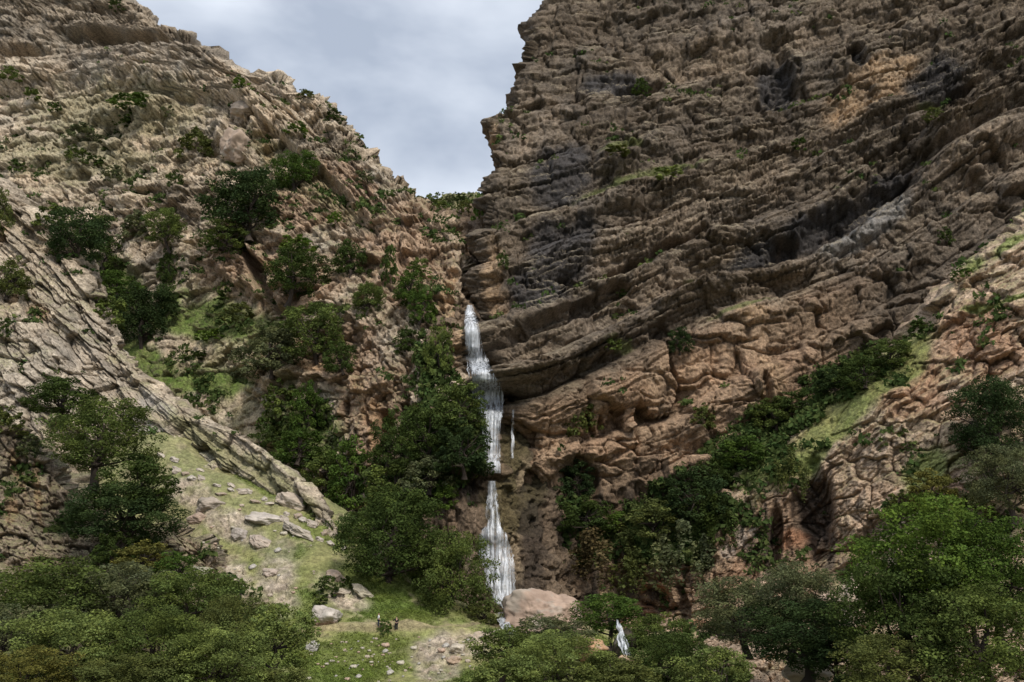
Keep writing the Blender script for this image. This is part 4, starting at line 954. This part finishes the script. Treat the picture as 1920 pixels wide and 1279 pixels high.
boulder(560, 1000, 90, 20, 'low rock rib below the long boulder', 17, None, (.36, .32, .27), tilt=28)
boulder(505, 1075, 34, 16, 'pale stone at the top of the middle scree tongue', 18, None, (.4, .33, .28))
boulder(366, 1080, 66, 24, 'mossy boulder at the bottom of the rocky step on the left', 19, None, (.28, .26, .2))
boulder(585, 1218, 34, 22, 'grey boulder on the lower meadow below the domed boulder', 20, None, (.36, .34, .32), tilt=-15)
boulder(636, 1114, 38, 12, 'flat rock under the dark little bush', 21, None, (.36, .31, .25))
boulder(628, 1085, 44, 20, 'brown boulder above the dark little bush', 22, None, (.36, .28, .22), tilt=15)
boulder(680, 1118, 60, 20, 'stony rib leading down to the leaning tree', 23, None, (.38, .34, .26), tilt=25)
boulder(856, 1222, 34, 22, 'pale boulder on the stream bank right of the meadow', 24, None, (.42, .37, .3))
boulder(910, 1192, 50, 14, 'flat pale rock by the stream left of the cascade foot', 25, None, (.42, .34, .26))
boulder(850, 1240, 34, 14, 'pink flat rock below the pale stream bank boulder', 26, None, (.36, .27, .20))
boulder(935, 1190, 34, 14, 'pale wet rock touching the cascade foot', 27, None, (.42, .36, .28))
boulder(1105, 1225, 66, 44, 'orange brown rock left of the little cascade', 28, 119, (.42, .26, .16), tilt=25)
boulder(1180, 1250, 44, 24, 'flat topped brown rock under the little cascade', 29, 113, (.38, .27, .18))
boulder(1555, 1128, 36, 26, 'pinkish rock showing behind the grey green umbrella tree', 30, None, (.45, .33, .26))
boulder(1600, 1150, 40, 90, 'pale rock rib between umbrella tree and great bright tree', 31, 122, (.47, .38, .3), tilt=8)
boulder(1612, 1225, 40, 46, 'lower pale rock beside the dark foot of the great bright tree', 32, 112, (.44, .33, .25), tilt=12)
boulder(1520, 1275, 110, 50, 'pale stones showing behind the trunks of the umbrella tree', 33, 111, (.40, .33, .25))
boulder(1800, 930, 60, 28, 'pink rock on the spur under the grey green tree', 34, None, (.42, .28, .2), tilt=-18)
boulder(1825, 905, 50, 24, 'tan rock above the pink spur rock', 35, None, (.40, .31, .22), tilt=-18)
boulder(1640, 1048, 32, 20, 'pale rock at the left shoulder of the great bright tree', 36, None, (.46, .37, .3))
boulder(455, 210, 60, 34, 'rounded boulder above the square boulder on the left mountain', 37, None, (.33, .27, .22))
boulder(440, 290, 84, 60, 'great tilted square boulder on the left mountain slope', 38, None, (.32, .245, .19), tilt=30)
boulder(1170, 1242, 56, 74, 'dark wet rock wall behind the little cascade', 39, 119.5, (.06, .05, .035))
for k in range(26):
    t_ = (k + .5) / 26; r = np.random.default_rng(700 + k)
    boulder(300 + 350 * t_ + r.uniform(-12, 12), 848 + 160 * t_ + r.uniform(-6, 26), r.uniform(12, 30), r.uniform(7, 13), 'loose block in the line of fallen rock along the foot of the slab ridge', 0, None, group='fallen blocks at the ridge foot', tilt=r.uniform(0, 35), me=RBM[k % 5])
# countable loose stones on meadow and slope
STM = [rock_mesh('stone', 200 + k, n=12, col=c_) for k, c_ in enumerate([(.46, .42, .34), (.42, .35, .28), (.38, .36, .33), (.40, .29, .22)])]
for k in range(130):
    r = np.random.default_rng(900 + k)
    for _ in range(30):
        px, py = (r.uniform(560, 900), r.uniform(1190, 1275)) if k < 90 else (r.uniform(340, 640), r.uniform(930, 1160))
        if inpoly(np.array([px]), np.array([py]), [(560, 1195), (900, 1190), (880, 1279), (560, 1279)] if k < 90 else [(330, 900), (420, 900), (640, 1040), (700, 1160), (440, 1150), (380, 1040)])[0]: break
    s_ = r.uniform(3, 8) if r.random() < .85 else r.uniform(9, 15)
    boulder(px, py, s_ * 1.3, s_ * .75, 'small pale loose stone lying in the grass of the lower meadow' if k < 90 else 'small loose stone on the upper grass slope', 0, None, cat='stone', group='loose stones of the meadow' if k < 90 else 'loose stones of the slope', me=STM[k % 4])

# ------------------------------------------------------------------ water
def water_mat():
    m = bpy.data.materials.new('falling_water'); m.use_nodes = True; t = m.node_tree; t.nodes.clear(); ln = t.links.new
    o = t.nodes.new('ShaderNodeOutputMaterial'); b = t.nodes.new('ShaderNodeBsdfPrincipled'); b.inputs['Roughness'].default_value = .35
    tr = t.nodes.new('ShaderNodeBsdfTransparent'); mi = t.nodes.new('ShaderNodeMixShader')
    co = t.nodes.new('ShaderNodeTexCoord'); mp = t.nodes.new('ShaderNodeMapping'); mp.inputs['Scale'].default_value = (3.0, .8, .08)
    ln(co.outputs['Object'], mp.inputs['Vector'])
    n = tex(t, 'ShaderNodeTexNoise', 1.0, 4, .55, mp.outputs['Vector']); n.inputs['Distortion'].default_value = .4
    at = t.nodes.new('ShaderNodeAttribute'); at.attribute_name = 'Col'
    ad = t.nodes.new('ShaderNodeMath'); ad.operation = 'ADD'; ln(n.outputs['Fac'], ad.inputs[0]); ln(at.outputs['Fac'], ad.inputs[1])
    mr = t.nodes.new('ShaderNodeMapRange'); mr.inputs['From Min'].default_value = .90; mr.inputs['From Max'].default_value = 1.42
    ln(ad.outputs[0], mr.inputs['Value']); ln(mr.outputs['Result'], mi.inputs[0])
    r = t.nodes.new('ShaderNodeValToRGB'); r.color_ramp.elements[0].color = (.45, .49, .54, 1); r.color_ramp.elements[1].color = (.72, .75, .80, 1)
    r.color_ramp.elements[0].position = .35; r.color_ramp.elements[1].position = .65
    ln(n.outputs['Fac'], r.inputs['Fac']); ln(r.outputs['Color'], b.inputs['Base Color'])
    ln(tr.outputs[0], mi.inputs[1]); ln(b.outputs[0], mi.inputs[2]); ln(mi.outputs[0], o.inputs[0])
    return m
M_water = water_mat()
def fall(name, label, rows, off=1.0, dens=.5, cat='waterfall', drape=True, widen=0):
    """rows: (py, left px, right px, distance)"""
    A = np.array(rows, float); A[1:, 1] -= widen; A[1:, 2] += widen; ys = np.arange(A[0, 0], A[-1, 0] + .1, 1.6)
    l = np.interp(ys, A[:, 0], A[:, 1]); r = np.interp(ys, A[:, 0], A[:, 2]); D = np.interp(ys, A[:, 0], A[:, 3])
    if drape:                                   # the water runs down the rock that is there
        yk = np.arange(ys[0], ys[-1] + 6, 5.0); lk, rk = np.interp(yk, ys, l), np.interp(yk, ys, r)
        dk = np.array([min(ground(a + (b - a) * t, y)[1] for t in (.15, .5, .85)) for y, a, b in zip(yk, lk, rk)])
        dk = np.minimum(dk, np.minimum(np.r_[dk[1:], dk[-1]], np.r_[dk[0], dk[:-1]]))
        for _ in range(2): dk[1:-1] = (dk[:-2] + dk[1:-1] * 2 + dk[2:]) / 4
        D = np.interp(ys, yk, dk) - .5
    u = np.linspace(0, 1, 36)[None]; px = l[:, None] + (r - l)[:, None] * u; py = np.repeat(ys[:, None], 36, 1)
    P = pt(px, py, D[:, None] - .9 * np.sin(u * math.pi) * np.minimum(1, (r - l)[:, None] / 20))
    q = P * [1, 1, .14]
    e = fbm(q, .9, 3, 300)
    P = P + np.stack([.2 * fbm(q, 1.0, 3, 301), -.3 * e - .1 * fbm(P, .6, 2, 302), 0 * e], -1)
    edge = np.minimum(u, 1 - u) * 2; a = dens - .12 + .25 * np.minimum(1, edge * 2.2) - .35 * (1 - np.minimum(1, edge * 6)) + .12 * fbm(P, 4, 2, 303)
    col = np.repeat(np.clip(a, 0, 1)[..., None], 3, -1)
    Vs, Fs, Cs, n0 = [P.reshape(-1, 3)], [grid_faces(*P.shape[:2])], [col.reshape(-1, 3)], P.shape[0] * P.shape[1]
    r_ = np.random.default_rng(len(ys)); m = len(ys)
    for k in range(int(4 + np.max(r - l) / 3)):                 # separate strands that wander over the veil
        a_ = int(r_.uniform(0, .7) * m); b_ = min(m, a_ + int(r_.uniform(.15, .6) * m) + 6); i_ = np.arange(a_, b_)
        uu = np.clip(r_.uniform(.02, .98) + .10 * np.cumsum(r_.normal(size=len(i_))) / math.sqrt(len(i_)), -.04, 1.04) * 35
        j0 = np.clip(uu.astype(int), 0, 34); fr = np.clip(uu - j0, 0, 1)[:, None]; c0 = P[i_, j0] * (1 - fr) + P[i_, j0 + 1] * fr + [0, -.22, 0]
        wv = (r_.uniform(.06, .2) * (.4 + np.sin(np.linspace(0, math.pi, len(i_)))))[:, None]
        S3 = np.stack([c0 - [1, 0, 0] * wv, c0 + [0, -.08, 0], c0 + [1, 0, 0] * wv], 1)
        Vs.append(S3.reshape(-1, 3)); Fs.append(grid_faces(len(i_), 3) + n0); n0 += len(i_) * 3
        cc_ = np.full((len(i_), 3, 3), .64); cc_[:, ::2] = .22; Cs.append(cc_.reshape(-1, 3))
    o = link(name, mesh_np(name, np.concatenate(Vs), np.concatenate(Fs), M_water, np.concatenate(Cs)))
    tag(o, label, cat, kind='structure'); return o
fall('upper_waterfall', 'white veil of the upper waterfall sliding out of the narrow gorge', [(572, 873, 886, 177), (600, 872, 893, 173), (650, 874, 902, 168), (690, 880, 918, 165), (715, 882, 936, 162), (740, 882, 946, 160), (765, 892, 946, 158.5), (790, 902, 940, 157.5), (840, 909, 937, 155.5), (888, 912, 938, 154)], dens=.55, widen=3)
fall('lower_waterfall', 'lower waterfall spreading from under the mossy overhang', [(902, 913, 930, 153), (950, 914, 933, 151.5), (985, 912, 936, 150.5), (1005, 896, 952, 149.5), (1050, 902, 964, 147.5), (1100, 912, 966, 145), (1125, 925, 972, 143), (1142, 945, 976, 141)], dens=.52, widen=4)
fall('side_waterfall', 'thin side thread of water right of the main fall', [(768, 959, 964, 160), (860, 957, 963, 157)], dens=.55)
fall('cascade_foot', 'short cascade between the pink boulder and the meadow', [(1148, 928, 950, 136), (1170, 936, 958, 134), (1190, 944, 970, 132)], dens=.48)
fall('little_cascade', 'little cascade falling between the trees at the bottom', [(1162, 1154, 1160, 118), (1176, 1155, 1168, 117.5), (1184, 1162, 1170, 117.3), (1196, 1156, 1176, 117), (1215, 1160, 1184, 115.5), (1232, 1168, 1186, 114.5)], dens=.42, drape=False)

# ------------------------------------------------------------------ two visitors on the terrace
M_skin = plain('skin', (.42, .26, .19), .6, var=.08); M_hair = plain('hair', (.02, .016, .014), .5)
def skin_obj(name, verts, edges, rad, mat, parent, sub=1):
    me = bpy.data.meshes.new(name); me.from_pydata([Vector(v) for v in verts], edges, []); me.materials.append(mat)
    o = link(name, me, parent)
    md = o.modifiers.new('skin', 'SKIN'); md.use_smooth_shade = True
    for i, r_ in enumerate(rad):
        s_ = me.skin_vertices[0].data[i]; s_.radius = (r_, r_) if not isinstance(r_, tuple) else r_; s_.use_root = (i == 0)
    m2 = o.modifiers.new('sub', 'SUBSURF'); m2.levels = sub; m2.render_levels = sub
    return o
def person(px, py, rz, top_c, leg_c, label, arm_out):
    g = ground(px, py); r = bpy.data.objects.new('person', None); C.objects.link(r); r.location = g; r.rotation_euler = (0, 0, rz)
    V = [(0, 0, .96)]; E = []; R = [(.15, .11)]
    def add(p, rad, par): V.append(p); R.append(rad); E.append((par, len(V) - 1)); return len(V) - 1
    ch = add((0, .01, 1.28), (.165, .11), 0); nk = add((0, .01, 1.47), .06, ch); hd = add((0, -.01, 1.56), (.075, .09), nk); add((0, -.005, 1.68), (.07, .085), hd)
    JL = []
    for s in (-1, 1):
        hp = add((s * .1, 0, .88), .09, 0); kn = add((s * .11, -.02, .5), .062, hp); an = add((s * .12, .02, .1), .042, kn); add((s * .13, -.13, .04), .036, an); JL.append((hp, kn, an))
        sh = add((s * .19, .01, 1.40), .055, ch)
        el = add((s * .26, .0, 1.12), .042, sh) if not (arm_out and s > 0) else add((s * .42, -.06, 1.2), .042, sh)
        wr = add((V[el][0] + s * .02, -.12, V[el][2] - .22), .028, el) if not (arm_out and s > 0) else add((s * .6, -.2, 1.12), .028, el)
        dx = Vector(V[wr]) - Vector(V[el]); dx.normalize(); pm = add(tuple(Vector(V[wr]) + dx * .06), (.036, .018), wr)
        sd_ = dx.cross(Vector((0, 1, 0))).normalized()
        for k, ln_ in enumerate((.07, .085, .08, .06)):
            a = Vector(V[pm]) + sd_ * (.012 + (k - 1.5) * .018) + dx * .035; f1 = add(tuple(a), .009, pm); add(tuple(a + dx * ln_ * .6 + Vector((0, -.02, 0))), .008, f1)
        th = add(tuple(Vector(V[wr]) + dx * .03 - sd_ * .04), .010, wr); add(tuple(Vector(V[th]) + dx * .045 - sd_ * .008), .009, th)
    skin_obj('body', V, E, R, M_skin, r, 2)
    sv = [(0, 0, .9), (0, .01, 1.1), (0, .01, 1.3), (0, .01, 1.42)]; se = [(0, 1), (1, 2), (2, 3)]; sr = [(.17, .13), (.165, .125), (.185, .13), (.10, .08)]
    for s in (-1, 1):
        e_ = (s * .27, .0, 1.1) if not (arm_out and s > 0) else (s * .44, -.07, 1.19)
        sv += [(s * .2, .01, 1.40), e_]; se += [(2, len(sv) - 2), (len(sv) - 2, len(sv) - 1)]; sr += [.07, .058]
    skin_obj('shirt', sv, se, sr, plain('cloth_top', top_c, .9, var=.1), r)
    tv = [(0, 0, .96)]; te = []; trr = [(.165, .125)]
    for s in (-1, 1):
        b = len(tv); tv += [(s * .1, 0, .86), (s * .11, -.02, .5), (s * .12, .02, .12)]; te += [(0, b), (b, b + 1), (b + 1, b + 2)]; trr += [.105, .08, .065]
    skin_obj('trousers', tv, te, trr, plain('cloth_legs', leg_c, .9, var=.1), r)
    skin_obj('hair', [(0, .03, 1.6), (0, .02, 1.72)], [(0, 1)], [(.08, .08), (.078, .085)], M_hair, r)
    tag(r, label, 'person')
person(710, 1177, 1.9, (.75, .75, .78), (.03, .04, .06), 'person in a white top and dark trousers standing on the terrace path', False)
person(741, 1181, -2.6, (.015, .015, .02), (.012, .014, .02), 'person dressed all in black standing right of the person in white', True)
plant(724, 1184, 26, 26, 'small', 'lush', 'green knee high shrub between the two standing people', None, group='shrubs on the rock')
